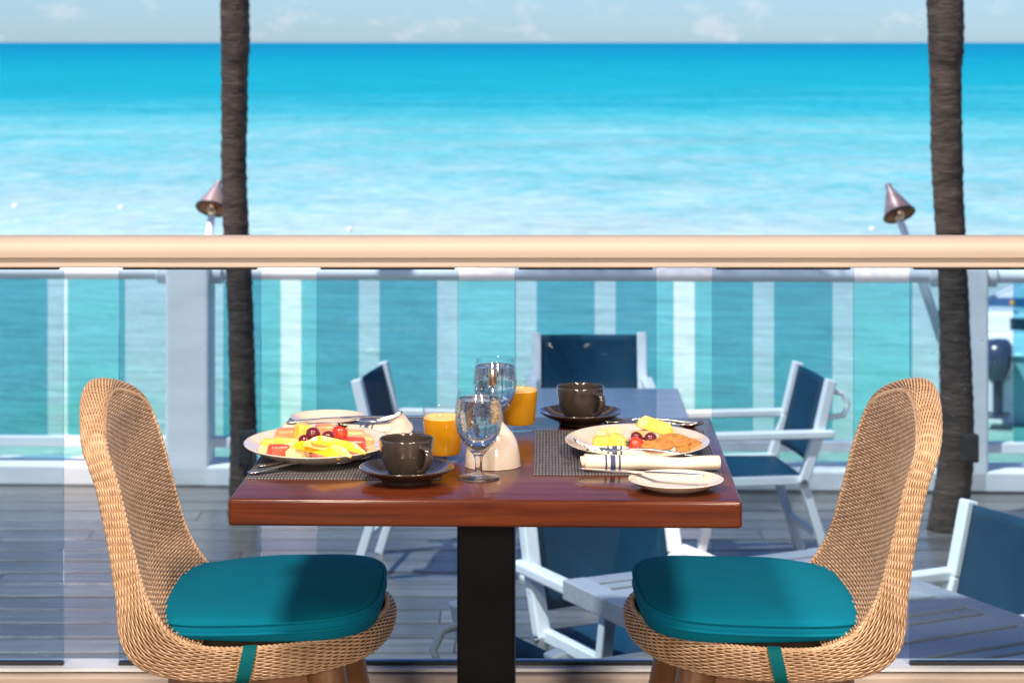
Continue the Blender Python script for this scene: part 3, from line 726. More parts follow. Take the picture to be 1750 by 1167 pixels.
def ring(C, s):
    Cc = np.vstack([C, C[:1]])
    return np.stack([np.interp(s, acc, Cc[:, k]) for k in range(3)], -1)
def nrm(v): return v / np.maximum(np.linalg.norm(v, axis=-1, keepdims=True), 1e-9)

_t = np.linspace(0, 1, 400); _c, _s = np.cos(PI * _t), np.sin(PI * _t)
_x, _y = .023 * np.sign(_c) * np.abs(_c) ** .8, .017 * np.abs(_s) ** .62
RT_A = np.concatenate([[0], np.cumsum(np.hypot(np.diff(_x), np.diff(_y)))]); RT_A /= RT_A[-1]; RT_T = _t     # even spacing across the rim
def rim_points(s, t, off=0.0):
    """rim surface: s along the loop, t from inner edge (0) to outer edge (1)"""
    I, O = ring(Ic, s), ring(Oc, s)
    d = 2e-3
    T = nrm((ring(Ic, (s + d) % LEN) + ring(Oc, (s + d) % LEN)) - (ring(Ic, (s - d) % LEN) + ring(Oc, (s - d) % LEN)))
    A = I - O
    B = -nrm(np.cross(T, A))
    m_ = (I + O) / 2
    t = t[..., None]
    bl = .017 + off
    t = np.interp(t, RT_A, RT_T)
    ct, st = np.cos(PI * t), np.sin(PI * t)
    ct, st = np.sign(ct) * np.abs(ct) ** .8, np.sign(st) * np.abs(st) ** .62
    P = m_ + A * .5 * ct * (1 + 2 * off / np.linalg.norm(A, axis=-1, keepdims=True)) + B * bl * st
    Nn = nrm(A * .5 * np.cos(PI * t) * bl + B * (np.linalg.norm(A, axis=-1, keepdims=True) * .5) ** 2 * np.sin(PI * t) / .018)
    return P, Nn, T

def strands(P, Nn, T, amp, phase, rn, rt, closed=False, sides=5):
    """P: rows x n x 3 centre lines -> tube mesh arrays"""
    rows, n, _ = P.shape
    C = P + Nn * (amp * np.cos(phase))[..., None]
    tang = np.gradient(C, axis=1) if not closed else (np.roll(C, -1, 1) - np.roll(C, 1, 1))
    tang = nrm(tang); B = nrm(np.cross(tang, Nn)); N2 = np.cross(B, tang)
    th = np.arange(sides) * 2 * PI / sides
    V = C[:, :, None, :] + N2[:, :, None, :] * (rn * np.cos(th))[None, None, :, None] + B[:, :, None, :] * (rt * np.sin(th))[None, None, :, None]
    idx = np.arange(rows * n * sides).reshape(rows, n, sides)
    a = idx if closed else idx[:, :-1]
    b = np.roll(idx, -1, 1) if closed else idx[:, 1:]
    F = np.stack([a, np.roll(a, -1, 2), np.roll(b, -1, 2), b], -1).reshape(-1, 4)
    return V.reshape(-1, 3), F

def np_mesh(name, parts):
    V = []; F = []; k = 0
    for v, f in parts: V.append(v); F.append(f + k); k += len(v)
    V = np.concatenate(V); F = np.concatenate(F)
    me = bpy.data.meshes.new(name)
    me.vertices.add(len(V)); me.vertices.foreach_set('co', V.astype(np.float32).ravel())
    me.loops.add(len(F) * 4); me.loops.foreach_set('vertex_index', F.astype(np.int32).ravel())
    me.polygons.add(len(F)); me.polygons.foreach_set('loop_start', np.arange(0, len(F) * 4, 4, dtype=np.int32))
    me.polygons.foreach_set('use_smooth', np.ones(len(F), dtype=bool))
    me.update(calc_edges=True); me.validate(); return me

rng = np.random.default_rng(4)
# rim band: strands run along the band
NS, STK = 24, 160
s = (np.arange(STK * 5) / (STK * 5)) * LEN
tt = (np.arange(NS) + .5) / NS
Sg, Tg = np.meshgrid(s, tt)
P, Nn, T = rim_points(Sg.ravel(), Tg.ravel()); sh = (NS, STK * 5, 3)
P, Nn, T = P.reshape(sh), Nn.reshape(sh), T.reshape(sh)
ph = PI * Sg / LEN * STK + PI * (np.arange(NS)[:, None] % 2) + rng.normal(0, .12, (NS, 1))
rim_band = strands(P, Nn, T, 0.0021, ph, .0015, .00145, closed=True)
# back panel: rows run across, inside and outside
def panel(C, sgn, rows, concave, i0=0.0):
    half = C[:len(mirror(I_half)) // 2 * SUB + 1]                # front centre -> top centre (near side)
    a = np.concatenate([[0], np.cumsum(np.hypot(np.diff(half[:, 0]), np.diff(half[:, 2])))])     # spacing down the panel, not along the arch
    k0 = 6 * SUB if sgn > 0 else 5 * SUB
    sv = np.linspace(a[k0] - (.02 if sgn > 0 else .0), a[-1] - .004, rows)
    near = np.stack([np.interp(sv, a, half[:, k]) for k in range(3)], -1)
    n = 110; u = np.linspace(-1, 1, n)
    P = np.empty((rows, n, 3))
    P[..., 1] = near[:, 1:2] * -u[None] * -1
    wgt = np.clip((near[:, 2:3] - .44) / .12, 0, 1)
    P[..., 0] = near[:, 0:1] - concave * (1 - u[None] ** 2) * wgt * np.clip(near[:, 1:2] ** 2 / .045 * np.clip((.85 - near[:, 2:3]) / .12, 0, 1), 0, 1)
    P[..., 2] = near[:, 2:3]
    du = np.gradient(P, axis=1); dv = np.gradient(P, axis=0)
    Nn = nrm(np.cross(du, dv)); 
    Nn = Nn * np.sign(Nn[..., :1] + 1e-9) * sgn if True else Nn
    return P, Nn
Pi, Ni = panel(Ic, 1, 92, .022)
ph = PI * Pi[..., 1] / .0155 + PI * (np.arange(92)[:, None] % 2)
inner = strands(Pi, Ni, None, .0018, ph, .0016, .0022)
Po, No = panel(Oc, -1, 104, .026)
ph = PI * Po[..., 1] / .0155 + PI * (np.arange(104)[:, None] % 2)
outer = strands(Po, No, None, .0018, ph, .0015, .0021)
# border cords along both edges of the rim
def cord(C, r, push):
    s_ = (np.arange(900) / 900) * LEN
    p = ring(C, s_); d = 2e-3
    T_ = nrm(ring(C, (s_ + d) % LEN) - ring(C, (s_ - d) % LEN))
    A_in = nrm(ring(Ic, s_) - ring(Oc, s_)); B_ = nrm(np.cross(T_, A_in))
    res = []
    for k in range(2):
        a = s_ / LEN * 2 * PI * 120 + k * PI
        c = p + (A_in * np.cos(a)[:, None] + B_ * np.sin(a)[:, None]) * r * .8 + A_in * push
        res.append(strands(c[None], A_in[None], None, 0, np.zeros((1, 900)), r, r, closed=True, sides=6))
    return res
def grid(P):
    r, n, _ = P.shape; idx = np.arange(r * n).reshape(r, n)
    return P.reshape(-1, 3), np.stack([idx[:-1, :-1], idx[:-1, 1:], idx[1:, 1:], idx[1:, :-1]], -1).reshape(-1, 4)
s2 = np.linspace(0, LEN, 260); t2_ = np.linspace(0, 1, 9)
Sg, Tg = np.meshgrid(s2, t2_)
Pc, _, _ = rim_points((Sg % LEN).ravel(), Tg.ravel(), -.0022)
core = [grid(Pc.reshape(9, 260, 3)), grid(Pi - Ni * .0016), grid(Po - No * .0016)]
# seat bottom and top closing sheets
def seat_sheet(C, dz):
    q = C[:6 * SUB]; nr = len(q); n = 12
    G = np.empty((nr, n, 3)); uu = np.linspace(-1, 1, n)
    G[..., 0] = q[:, 0:1]; G[..., 1] = q[:, 1:2] * uu[None]; G[..., 2] = q[:, 2:3] + dz
    return grid(G)
core += [seat_sheet(Ic, -.006), seat_sheet(Oc, .003)]

w_me = np_mesh('woven_shell', [rim_band, inner, outer]); w_me.materials.append(M['rattan'])
c_me = np_mesh('border_cord', cord(Ic, .0030, -.001)); c_me.materials.append(M['rattan'])
k_me = np_mesh('shell_core', core); k_me.materials.append(M['rattan_dark'])

# cushion
def cushion_outline(n=96):
    p = []
    for k in range(n):
        a = 2 * PI * k / n; c, s_ = math.cos(a), math.sin(a)
        x = .000 + .190 * math.copysign(abs(c) ** .52, c); yv = .224 * math.copysign(abs(s_) ** .58, s_)
        if x < 0: yv *= 1 - .05 * min(1, (-x / .15))
        p.append((x, yv))
    return p
def cushion_mesh():
    ol = cushion_outline(); lay = [(0, .4665), (.90, .466), (.965, .467), (.992, .470), (1.0, .4730), (1.003, .477), (1.003, .483), (.995, .4880), (.975, .4925), (.94, .4955), (.86, .4995), (.72, .5030), (.5, .5055), (.25, .5065), (0, .5068)]
    v = []; f = []; n = len(ol)
    for q, z in lay:
        for (x, yv) in ol:
            w_ = (mnoise.noise(Vector((x * q * 9, yv * q * 9, 0))) * .003 + mnoise.noise(Vector((x * q * 40, yv * q * 40, 3))) * .0012 * q ** 3) * (1 if z > .49 else 0)
            ex, ey = .000 + .190 * x / max(1e-6, math.hypot(x / .190, yv / .222)) / .190, yv / max(1e-6, math.hypot(x / .190, yv / .222))
            g = q * q
            xx, yy_ = ex + (x - ex) * g, ey + (yv - ey) * g
            v.append((xx * q, yy_ * q, z + w_ + .016 * (xx * q + .19) / .38 * (z > .47)))
    for i in range(len(lay) - 1):
        for k in range(n):
            j = (k + 1) % n; f.append((i*n+k, i*n+j, (i+1)*n+j, (i+1)*n+k))
    me = MB().add(v, f).mesh('seat_cushion', smooth=True); return me
cu_me = cushion_mesh()
pip = MB()
for zq in (.473, .4885):
    ol = cushion_outline(120); pip.tube([(x, yv, zq + .016 * (x + .19) / .38) for x, yv in ol + ol[:1]], .0030, 8, cap=False)
pip_me = pip.mesh('piping', smooth=True)

def wicker_chair():
    e = empty('wicker_chair')
    o = link('woven_shell', w_me, None, e); tag(o, kind='stuff')
    o2 = link('border_cord', c_me, None, o); link('shell_core', k_me, None, o)
    cu = link('seat_cushion', cu_me, M['cushion'], e); link('piping', pip_me, M['cushion'], cu)
    # tie straps over the rim, half way along each side
    for sgn in (-1, 1):
        # find loop position at x = -.01 on the near side
        nh = len(mid) // 2
        k = int(np.argmin(np.abs(mid[:nh, 0] + .012) + (mid[:nh, 2] > .46) * 9)); s0 = acc[k]
        ts = np.linspace(-.16, 1.06, 16)
        P0, N0, T0 = rim_points(np.full(16, s0), ts, .0042)
        P0[:, 1] *= -sgn; T0[:, 1] *= -sgn
        v = []; f = []
        for i in range(16):
            wv = .0105
            for dn in (0, .0015):
                n0 = N0[i].copy(); n0[1] *= -sgn
                v.append(P0[i] + T0[i] * wv + n0 * dn); v.append(P0[i] - T0[i] * wv + n0 * dn)
        for i in range(15):
            a, b = i * 4, i * 4 + 4
            f += [(a, a+1, b+1, b), (a+2, b+2, b+3, a+3), (a, b, b+2, a+2), (a+1, a+3, b+3, b+1)]
        MB().add(v, f).build('strap', M['teal_strap'], cu, smooth=True, angle=.8)
    for sx, sy in ((1, 1), (1, -1), (-1, 1), (-1, -1)):
        a = Vector((-.005 + sx * .105, sy * .14, .425)); b = Vector((.01 + sx * .185, sy * .205, 0))
        MB().tube([a, a.lerp(b, .3), b], [.034, .027, .014], 14).build('leg', M['leg_wood'], e, smooth=True, angle=.8)
    for sy in (-1, 1):
        MB().box((-.005, sy * .14, .395), (.25, .03, .035)).build('apron', M['leg_wood'], e, bevel=.005)
    for sx in (-1, 1):
        MB().box((-.005 + sx * .105, 0, .396), (.03, .25, .033)).build('apron', M['leg_wood'], e, bevel=.005)
    return e
wc = wicker_chair()
wc.location = (-.405, 3.672, 0); wc.rotation_euler = (0, 0, R(0))
tag(wc, 'rattan chair with teal cushion at the left of the table', 'chair', 'wicker chairs at the breakfast table')
wc2 = copy_tree(wc)
wc2.location = (.398, 3.665, 0); wc2.rotation_euler = (0, 0, R(181.5))
tag(wc2, 'rattan chair with teal cushion at the right of the table', 'chair', 'wicker chairs at the breakfast table')

# ------------------------------------------------------------------ breakfast table
tb = empty('breakfast_table', (-.031, 3.563, 0), R(-1.5), 'square mahogany table on a black square pedestal', 'table')
MB().box((0, 0, TOP - .020), (.752, .715, .040)).build('table_top', M['mahogany'], tb, bevel=.005, seg=4, smooth=True, angle=.6)
MB().box((-.010, 0, .36), (.092, .092, .68)).build('pedestal', M['black_metal'], tb, bevel=.004)
MB().box((0, 0, TOP - .047), (.34, .34, .012)).build('mounting_plate', M['black_metal'], tb, bevel=.003)
MB().box((0, 0, .012), (.45, .45, .022)).build('foot', M['black_metal'], tb, bevel=.006)
# ------------------------------------------------------------------ tableware
MT = TOP + .0022                        # top of the mats
def placemat(x0, x1, y0, y1, rz, label):
    cx, cy_ = (x0 + x1) / 2, (y0 + y1) / 2
    o = MB().box((0, 0, .0011), (x1 - x0, y1 - y0, .0018)).build('placemat', M['weave'], None, bevel=.0005, loc=(cx, cy_, TOP), rot=(0, 0, R(rz)))
    tag(o, label, 'placemat', 'woven dark grey placemats')
placemat(-.405, -.105, 3.355, 3.765, -1, 'woven dark grey placemat under the fruit plate with mango slices')
placemat(.037, .327, 3.385, 3.772, -1, 'woven dark grey placemat under the plate with crackers')

def plate(px, py, rx, ry, h, label, name='plate', z=MT, grp=None, loc=None):
    x, y = loc if loc else at(px, py, z + h)
    prof = [(0, .0), (.52, .0), (.58, .001), (.80, .40), (.97, .86), (1.0, .97), (.995, 1.0), (.975, .99), (.80, .62), (.66, .34), (.60, .24), (.40, .20), (0, .19)]
    mb = MB(); n = 72; v = []; f = []
    pp = catmull([(a, b, 0) for a, b in prof], 3)
    k = len(pp)
    for i in range(n):
        a = 2 * PI * i / n
        for r, zz, _ in pp: v.append((rx * r * math.cos(a), ry * r * math.sin(a), zz * h))
    for i in range(n):
        j = (i + 1) % n
        for q in range(k - 1): f.append((i*k+q, j*k+q, j*k+q+1, i*k+q+1))
    o = mb.add(v, f).build(name, M['china'], None, smooth=True, loc=(x, y, z + .0006))
    tag(o, label, 'plate', grp or 'cream plates'); return x, y
LPX, LPY = plate(0, 0, .119, .146, .024, 'oval cream plate of mango, melon and grapes in front of the left chair', loc=(-.312, 3.535))
RPX, RPY = plate(0, 0, .117, .146, .022, 'oval cream plate with crackers and pineapple in front of the right chair', loc=(.203, 3.560))
BLX, BLY = plate(561, 711, .066, .066, .014, 'small cream bread plate behind the left napkin', 'bread_plate', TOP)
BRX, BRY = plate(1155, 818, .0715, .0715, .015, 'small cream bread plate with a knife across it at the table corner', 'bread_plate', TOP)

# cups and saucers
def cup_set(px, py, hang, where):
    x, y = at(px, py, TOP + .022)
    s = empty('saucer', (x, y, TOP), 0, 'dark brown glazed saucer ' + where, 'saucer', 'dark brown saucers')
    pr = catmull([(0, .004, 0), (.030, .004, 0), (.034, 0, 0), (.038, .001, 0), (.042, .006, 0), (.058, .013, 0), (.070, .020, 0), (.0725, .0225, 0), (.071, .024, 0), (.064, .0205, 0), (.050, .013, 0), (.038, .0095, 0), (.030, .0088, 0), (.029, .0078, 0), (0, .0078, 0)], 3)
    MB().lathe([(p[0], p[1]) for p in pr], 72).build('dish', M['stone_china'], s, smooth=True)
    c = empty('coffee_cup', (x, y, TOP + .0082), 0, 'dark brown coffee cup on the saucer ' + where, 'cup', 'dark brown coffee cups')
    pr = catmull([(0, .002, 0), (.020, .002, 0), (.0225, 0, 0), (.025, .001, 0), (.028, .006, 0), (.034, .016, 0), (.0385, .030, 0), (.041, .045, 0), (.0418, .056, 0), (.0408, .0585, 0), (.0394, .0565, 0), (.0385, .045, 0), (.036, .030, 0), (.0315, .017, 0), (.022, .008, 0), (0, .007, 0)], 4)
    MB().lathe([(p[0], p[1]) for p in pr], 64).build('bowl', M['stone_china'], c, smooth=True)
    a = R(hang); d = Vector((math.cos(a), math.sin(a), 0))
    hp_ = catmull([(.0385, .047, 0), (.049, .049, 0), (.0565, .044, 0), (.0575, .033, 0), (.052, .022, 0), (.043, .014, 0), (.034, .012, 0)], 6)
    # ribbon handle with an oval section
    v = []; f = []; m_ = len(hp_); nn = 12; sd = d.cross(Vector((0, 0, 1)))
    for i in range(m_):
        p = d * hp_[i][0] + Vector((0, 0, hp_[i][1])); q = hp_[min(i+1, m_-1)] - hp_[max(i-1, 0)]
        t = (d * q[0] + Vector((0, 0, q[1]))).normalized(); nrm_ = t.cross(sd)
        for k in range(nn):
            g = 2 * PI * k / nn
            v.append(p + nrm_ * .0034 * math.cos(g) + sd * .0062 * math.sin(g))
    for i in range(m_ - 1):
        for k in range(nn):
            q = (k + 1) % nn; f.append((i*nn+k, i*nn+q, (i+1)*nn+q, (i+1)*nn+k))
    f.append(tuple(range(nn))); f.append(tuple((m_-1)*nn + k for k in range(nn)))
    MB().add(v, f).build('handle', M['stone_china'], c, smooth=True)
    MB().lathe([(0, .034), (.0368, .034)], 40).build('coffee', M['coffee'], c, smooth=True)
cup_set(695, 798, -52, 'in front of the orange juice')
cup_set(992, 703, -50, 'at the back of the table')

# stemmed water glasses
def goblet(px, py, label, rot):
    x, y = at(px, py, TOP + .002)
    e = empty('water_glass', (x, y, TOP + .0004), R(rot), label, 'glass', 'stemmed glasses of iced water')
    outp = [(0, 0, 0), (.0300, 0, 0), (.0312, .0012, 0), (.0300, .0028, 0), (.016, .0050, 0), (.0075, .0085, 0), (.0055, .016, 0), (.0058, .027, 0), (.0085, .036, 0), (.0150, .043, 0), (.0260, .056, 0), (.0338, .073, 0), (.0366, .092, 0), (.0352, .112, 0), (.0318, .1335, 0), (.0312, .1345, 0)]
    inp = [(.0304, .1335, 0), (.0336, .112, 0), (.0350, .092, 0), (.0322, .074, 0), (.0244, .0585, 0), (.0130, .0470, 0), (.004, .0435, 0), (0, .0430, 0)]
    a = catmull(outp, 5); b = catmull(inp, 5)
    pr = [(max(0, p[0]), p[1]) for p in a] + [(max(0, p[0]), p[1]) for p in b]
    k0 = next(i for i, p in enumerate(a) if p[1] > .040)
    bw = [(p[0], p[1]) for p in a[k0:]] + [(max(0, p[0]), p[1]) for p in b]
    MB().lathe(bw, 72).build('bowl', M['bowl_glass'], e, smooth=True)
    MB().lathe([(max(0, p[0]), p[1]) for p in a[:k0 + 1]] + [(0, a[k0][1])], 60).build('stem', M['misted'], e, smooth=True, angle=1.0)
    wl = .121
    bi = [p for p in b if p[1] <= wl]
    r0 = np.interp(wl, b[::-1, 1], b[::-1, 0])
    pr = [(0, wl), (r0 - .004, wl), (r0 - .001, wl + .0006), (r0 + .0002, wl + .001)] + [(max(0, p[0] + .0002), p[1] - .0002) for p in bi]
    pr[-1] = (0, pr[-1][1])
    MB().lathe(pr, 72).build('water', M['water_in'], e, smooth=True, angle=.9)
    rnd = random.Random(rot)
    M.setdefault('ice', mat('ice', (1, 1, 1), .05, trans=1, ior=1.31, bump=((90, 90, 90), .4, .002)))
    return e
goblet(818, 815, 'stemmed glass of iced water nearest the camera', 10)
goblet(846, 747, 'stemmed glass of iced water behind the nearer one', 50)

def juice(px, py, label):
    x, y = at(px, py, TOP)
    e = empty('juice_glass', (x, y, TOP + .0004), 0, label, 'glass', 'tumblers of orange juice')
    outp = [(0, 0), (.0255, 0), (.0275, .002), (.0288, .014), (.0306, .045), (.0316, .051), (.0326, .056), (.0334, .082), (.0326, .0835)]
    inp = [(.0318, .0825), (.0312, .056), (.0302, .051), (.0292, .045), (.0270, .016), (.0245, .011), (0, .010)]
    MB().lathe(outp + inp, 64).build('tumbler', M['clear'], e, smooth=True, angle=.9)
    lv = .068
    MB().lathe([(0, lv), (.0316, lv), (.0313, .056), (.0303, .051), (.0293, .045), (.0271, .016), (.0246, .0112), (0, .0102)], 64).build('juice', M['juice'], e, smooth=True, angle=.9)
    MB().lathe([(0, lv + .0012), (.018, lv + .0011), (.029, lv + .0016), (.0314, lv + .003), (.0317, lv + .0002)], 48).build('foam', M['juice_foam'], e, smooth=True)
juice(758, 787, 'tumbler of orange juice behind the nearer coffee cup')
juice(887, 735, 'tumbler of orange juice left of the far coffee cup')

# table number holder: cream dome with a stem and clip
x, y = at(842, 795, TOP)
sh = empty('condiment_dome', (x, y, TOP + .0004), 0, 'cream dome with a thin metal stem behind the nearest water glass', 'holder')
pr = catmull([(0, 0, 0), (.041, 0, 0), (.0435, .0015, 0), (.0438, .006, 0), (.0425, .020, 0), (.0385, .038, 0), (.0325, .050, 0), (.0315, .0512, 0), (.030, .0525, 0), (.018, .066, 0), (.008, .0765, 0), (.0045, .079, 0), (0, .079, 0)], 4)
MB().lathe([(max(p[0], 0), p[1]) for p in pr], 64).build('dome', M['china'], sh, smooth=True)
MB().tube([(0, 0, .077), (0, 0, .128)], .0018, 10).build('stem', M['steel'], sh, smooth=True)
MB().lathe([(0, .127), (.0068, .127), (.0070, .128), (.0070, .151), (.0066, .152), (0, .152)], 24).build('clip', M['copper'], sh, smooth=True, angle=.7)

# ------------------------------------------------------------------ cutlery
def sheet(rows, n=7):
    """rows: (x, z, half width, dish depth) -> open grid"""
    v = []; f = []
    for x, z, hw, dp in rows:
        for k in range(n):
            q = k / (n - 1) * 2 - 1
            v.append((x, q * hw, z + dp * (q * q - 1)))
    for i in range(len(rows) - 1):
        for k in range(n - 1): f.append((i*n+k, i*n+k+1, (i+1)*n+k+1, (i+1)*n+k))
    return v, f
HANDLE = [(0, .004, .0015, 0), (.004, .004, .0068, -.0008), (.02, .005, .0078, -.0012), (.05, .0075, .0058, -.001), (.08, .009, .0038, -.0008), (.105, .0078, .0031, -.0006)]
def spoon_mesh():
    r = HANDLE + [(.120, .0055, .0034, .0), (.130, .0045, .0085, .0020), (.142, .0045, .0155, .0052), (.156, .0050, .0182, .0072), (.170, .0058, .0165, .0058), (.180, .0064, .0105, .0026), (.1835, .0066, .0018, 0)]
    mb = MB(); v, f = sheet([tuple(q) for q in catmull(r, 4)], 9); return mb.add(v, f).mesh('spoon', smooth=True)
def fork_mesh():
    mb = MB()
    r = HANDLE + [(.122, .0052, .0034, 0), (.134, .0040, .0090, .0010), (.146, .0038, .0122, .0018), (.152, .0042, .0126, .0016)]
    v, f = sheet([tuple(q) for q in catmull(r, 4)], 9); mb.add(v, f)
    for k in range(4):
        o = (k - 1.5) * .0066; q = []
        for i in range(7):
            t = i / 6; q.append((.150 + .048 * t, .0036 + .001 * t + .012 * t * t, .0021 * (1 - .55 * t), 0))
        v, f = sheet(q, 3); mb.add([(a, b * 1 + o * (1 - .06 * a), c) for a, b, c in v], f)
    return mb.mesh('fork', smooth=True)
def knife_mesh():
    mb = MB()
    r = [(0, .004, .002, 0), (.004, .004, .0058, -.001), (.03, .0042, .0066, -.0016), (.075, .0042, .0055, -.0016), (.092, .004, .0042, -.001), (.097, .004, .0052, 0), (.105, .004, .0085, 0), (.15, .004, .0092, 0), (.185, .004, .0080, 0), (.198, .004, .0040, 0), (.2005, .004, .0008, 0)]
    v, f = sheet([tuple(q) for q in catmull(r, 4)], 7); return mb.add(v, f).mesh('knife', smooth=True)
SP, FK, KN = spoon_mesh(), fork_mesh(), knife_mesh()
for me in (SP, FK, KN): me.materials.append(M['steel'])
def cutlery(me, p0, p1, z0, z1, label, roll=0, flip=False):
    """p0 = handle end, p1 = working end (world x, y)"""
    cat = me.name.split('.')[0]
    a, b = Vector((*p0, z0)), Vector((*p1, z1))
    t = (b - a).normalized(); q = Vector((0, 0, 1)).cross(t).normalized(); n_ = t.cross(q)
    m4 = Matrix((t, q, n_)).transposed().to_4x4() @ Matrix.Rotation(R(roll), 4, 'X')
    if flip: m4 = m4 @ Matrix.Rotation(PI, 4, 'X')
    o = link(cat, me, None); o.matrix_world = Matrix.Translation(a) @ m4
    s = o.modifiers.new('s', 'SOLIDIFY'); s.thickness = .0018; s.offset = 0
    tag(o, label, cat, 'steel cutlery'); return o
cutlery(SP, at(424, 812, MT), at(578, 795, MT), MT, MT + .003, 'steel spoon lying lowest on the left placemat, bowl shining')
cutlery(SP, at(440, 800, MT), at(634, 786, MT), MT, MT + .002, 'steel spoon with its bowl under the rim of the left plate')
cutlery(FK, (-.385, 3.742), (-.195, 3.752), TOP + .017, TOP + .020, 'steel fork lying on the left napkin, tines to the right')
cutlery(KN, (-.30, BLY - .028), (-.205, BLY - .020), TOP + .012, TOP + .012, 'steel knife across the left bread plate')
cutlery(FK, at(1192, 772, MT + .02), at(1003, 764, MT + .03), MT + .010, MT + .024, 'steel fork leaning on the rolled napkin, tines at its folded end')
cutlery(KN, at(1203, 818, TOP + .016), at(1016, 808, TOP + .012), TOP + .0165, TOP + .0130, 'steel knife resting across the right bread plate', roll=4)
cutlery(SP, at(1195, 726, MT), at(1044, 722, MT), MT, MT, 'steel spoon behind the right plate beside the saucer', flip=False)
cutlery(FK, at(1130, 738, MT), at(990, 722, MT), MT + .004, MT + .008, 'steel fork poking out behind the right plate below the far saucer')
cutlery(SP, at(1030, 732, MT), at(1168, 727, MT), MT, MT, 'steel spoon with dark bowl peeking over the right plate rim')

# ------------------------------------------------------------------ napkins
def napkin(p0, p1, w_, h_, x_s, label, z=MT, turns=2.2, lift=0):
    a, b = Vector((*p0, z)), Vector((*p1, z)); d = b - a; ln = d.length; rz = math.atan2(d.y, d.x)
    prof = []
    K = 90
    for i in range(K + 1):                        # flattened roll seen in section
        t = i / K; th = 2 * PI * turns * t; r = 1 - .55 * t
        prof.append((w_ / 2 * r * math.cos(th), h_ / 2 * r * math.sin(th) + h_ / 2))
    v = []; f = []; nx = 40; k = K + 1
    rnd = random.Random(int(ln * 1e5))
    for j in range(nx + 1):
        t = j / nx
        s1 = 1 + .10 * math.sin(t * 7 + 1) + .05 * math.sin(t * 17); s2 = 1 + .10 * math.sin(t * 5.5 + .5) + .06 * math.sin(t * 13 + 2)
        for q, (yv, zz) in enumerate(prof):
            nz = mnoise.noise(Vector((t * 5, yv * 50, zz * 50 + q * .01))) * .0012
            v.append((ln * t + .004 * math.sin(q * .09) * (1 if j in (0, nx) else 0), yv * s1, zz * s2 + nz + .0012 + lift * t * t))
    for j in range(nx):
        for q in range(k - 1): f.append((j*k+q, j*k+q+1, (j+1)*k+q+1, (j+1)*k+q))
    o = MB().add(v, f).build('napkin', napkin_mat(x_s), None, smooth=True, loc=a, rot=(0, 0, rz))
    s = o.modifiers.new('s', 'SOLIDIFY'); s.thickness = .0016; s.offset = 0
    tag(o, label, 'napkin', 'cream cloth napkins with navy stripes'); return o
napkin(at(996, 800, MT + .004), at(1226, 800, MT + .004), .034, .022, .036, 'rolled cream napkin with navy stripes in front of the cracker plate')
o2 = napkin(at(1004, 778, MT + .004), at(1150, 779, MT + .004), .030, .017, .033, 'flat folded cream napkin tucked under the cracker plate rim', turns=1.6)
napkin((-.392, 3.752), (-.208, 3.744), .058, .016, .134, 'cream napkin with navy stripes between the left plates', turns=1.5, z=TOP)
# the loose fold standing at the right end of the left napkin
v = []; f = []
for i in range(17):
    for k in range(13):
        a, b = i / 16, k / 12
        x_ = -.222 + .050 * b + .004 * math.sin(a * 5); y_ = 3.775 - .17 * a
        z_ = TOP + .004 + .028 * math.sin(PI * min(1, b * 1.05)) * (1 - .55 * a) * (.5 + .5 * b) + .012 * b * (1 - a)
        v.append((x_, y_, z_ + .002 * math.sin(a * 9 + b * 4)))
f = [(i*13+k, i*13+k+1, (i+1)*13+k+1, (i+1)*13+k) for i in range(16) for k in range(12)]
o = MB().add(v, f).build('napkin', napkin_mat(9), None, smooth=True)
s = o.modifiers.new('s', 'SOLIDIFY'); s.thickness = .002
tag(o, 'loose cream napkin fold between the left plate and the cup', 'napkin', 'cream cloth napkins with navy stripes')

# ------------------------------------------------------------------ fruit
def blob(kind, d, seed, bev=.25, wob=.12, taper=0, wedge=0):
    """a cut piece of fruit: bevelled, subdivided and unevenly cut block"""
    bm = bmesh.new(); bmesh.ops.create_cube(bm, size=1)
    for v in bm.verts:
        if wedge and v.co.z > 0: v.co.y *= 1 - wedge
        if taper and v.co.x > 0: v.co.y *= 1 - taper; v.co.z *= 1 - taper * .6
    rnd = random.Random(seed)
    for v in bm.verts: v.co += Vector((rnd.uniform(-wob, wob), rnd.uniform(-wob, wob), rnd.uniform(-wob, wob) * .6))
    for v in bm.verts: v.co = Vector((v.co.x * d[0], v.co.y * d[1], v.co.z * d[2]))
    bmesh.ops.bevel(bm, geom=list(bm.edges), offset=min(d) * bev, segments=3, profile=.6, affect='EDGES', clamp_overlap=True)
    bmesh.ops.recalc_face_normals(bm, faces=bm.faces)
    me = bpy.data.meshes.new(kind); bm.to_mesh(me); bm.free()
    me.polygons.foreach_set('use_smooth', [True] * len(me.polygons)); return me
_sd = [100]
def fruit(kind, m_, px, py, z, d, rz, label, cat=None, tilt=(0, 0), **kw):
    _sd[0] += 1
    x, y = at(px, py, z)
    o = link(kind, blob(kind, d, _sd[0], **kw), M[m_], None, (x, y, z), (R(tilt[0]), R(tilt[1]), R(rz)))
    return tag(o, label, cat or kind.split('_')[0], 'cut fruit on the plates')
ZP = MT + .0075
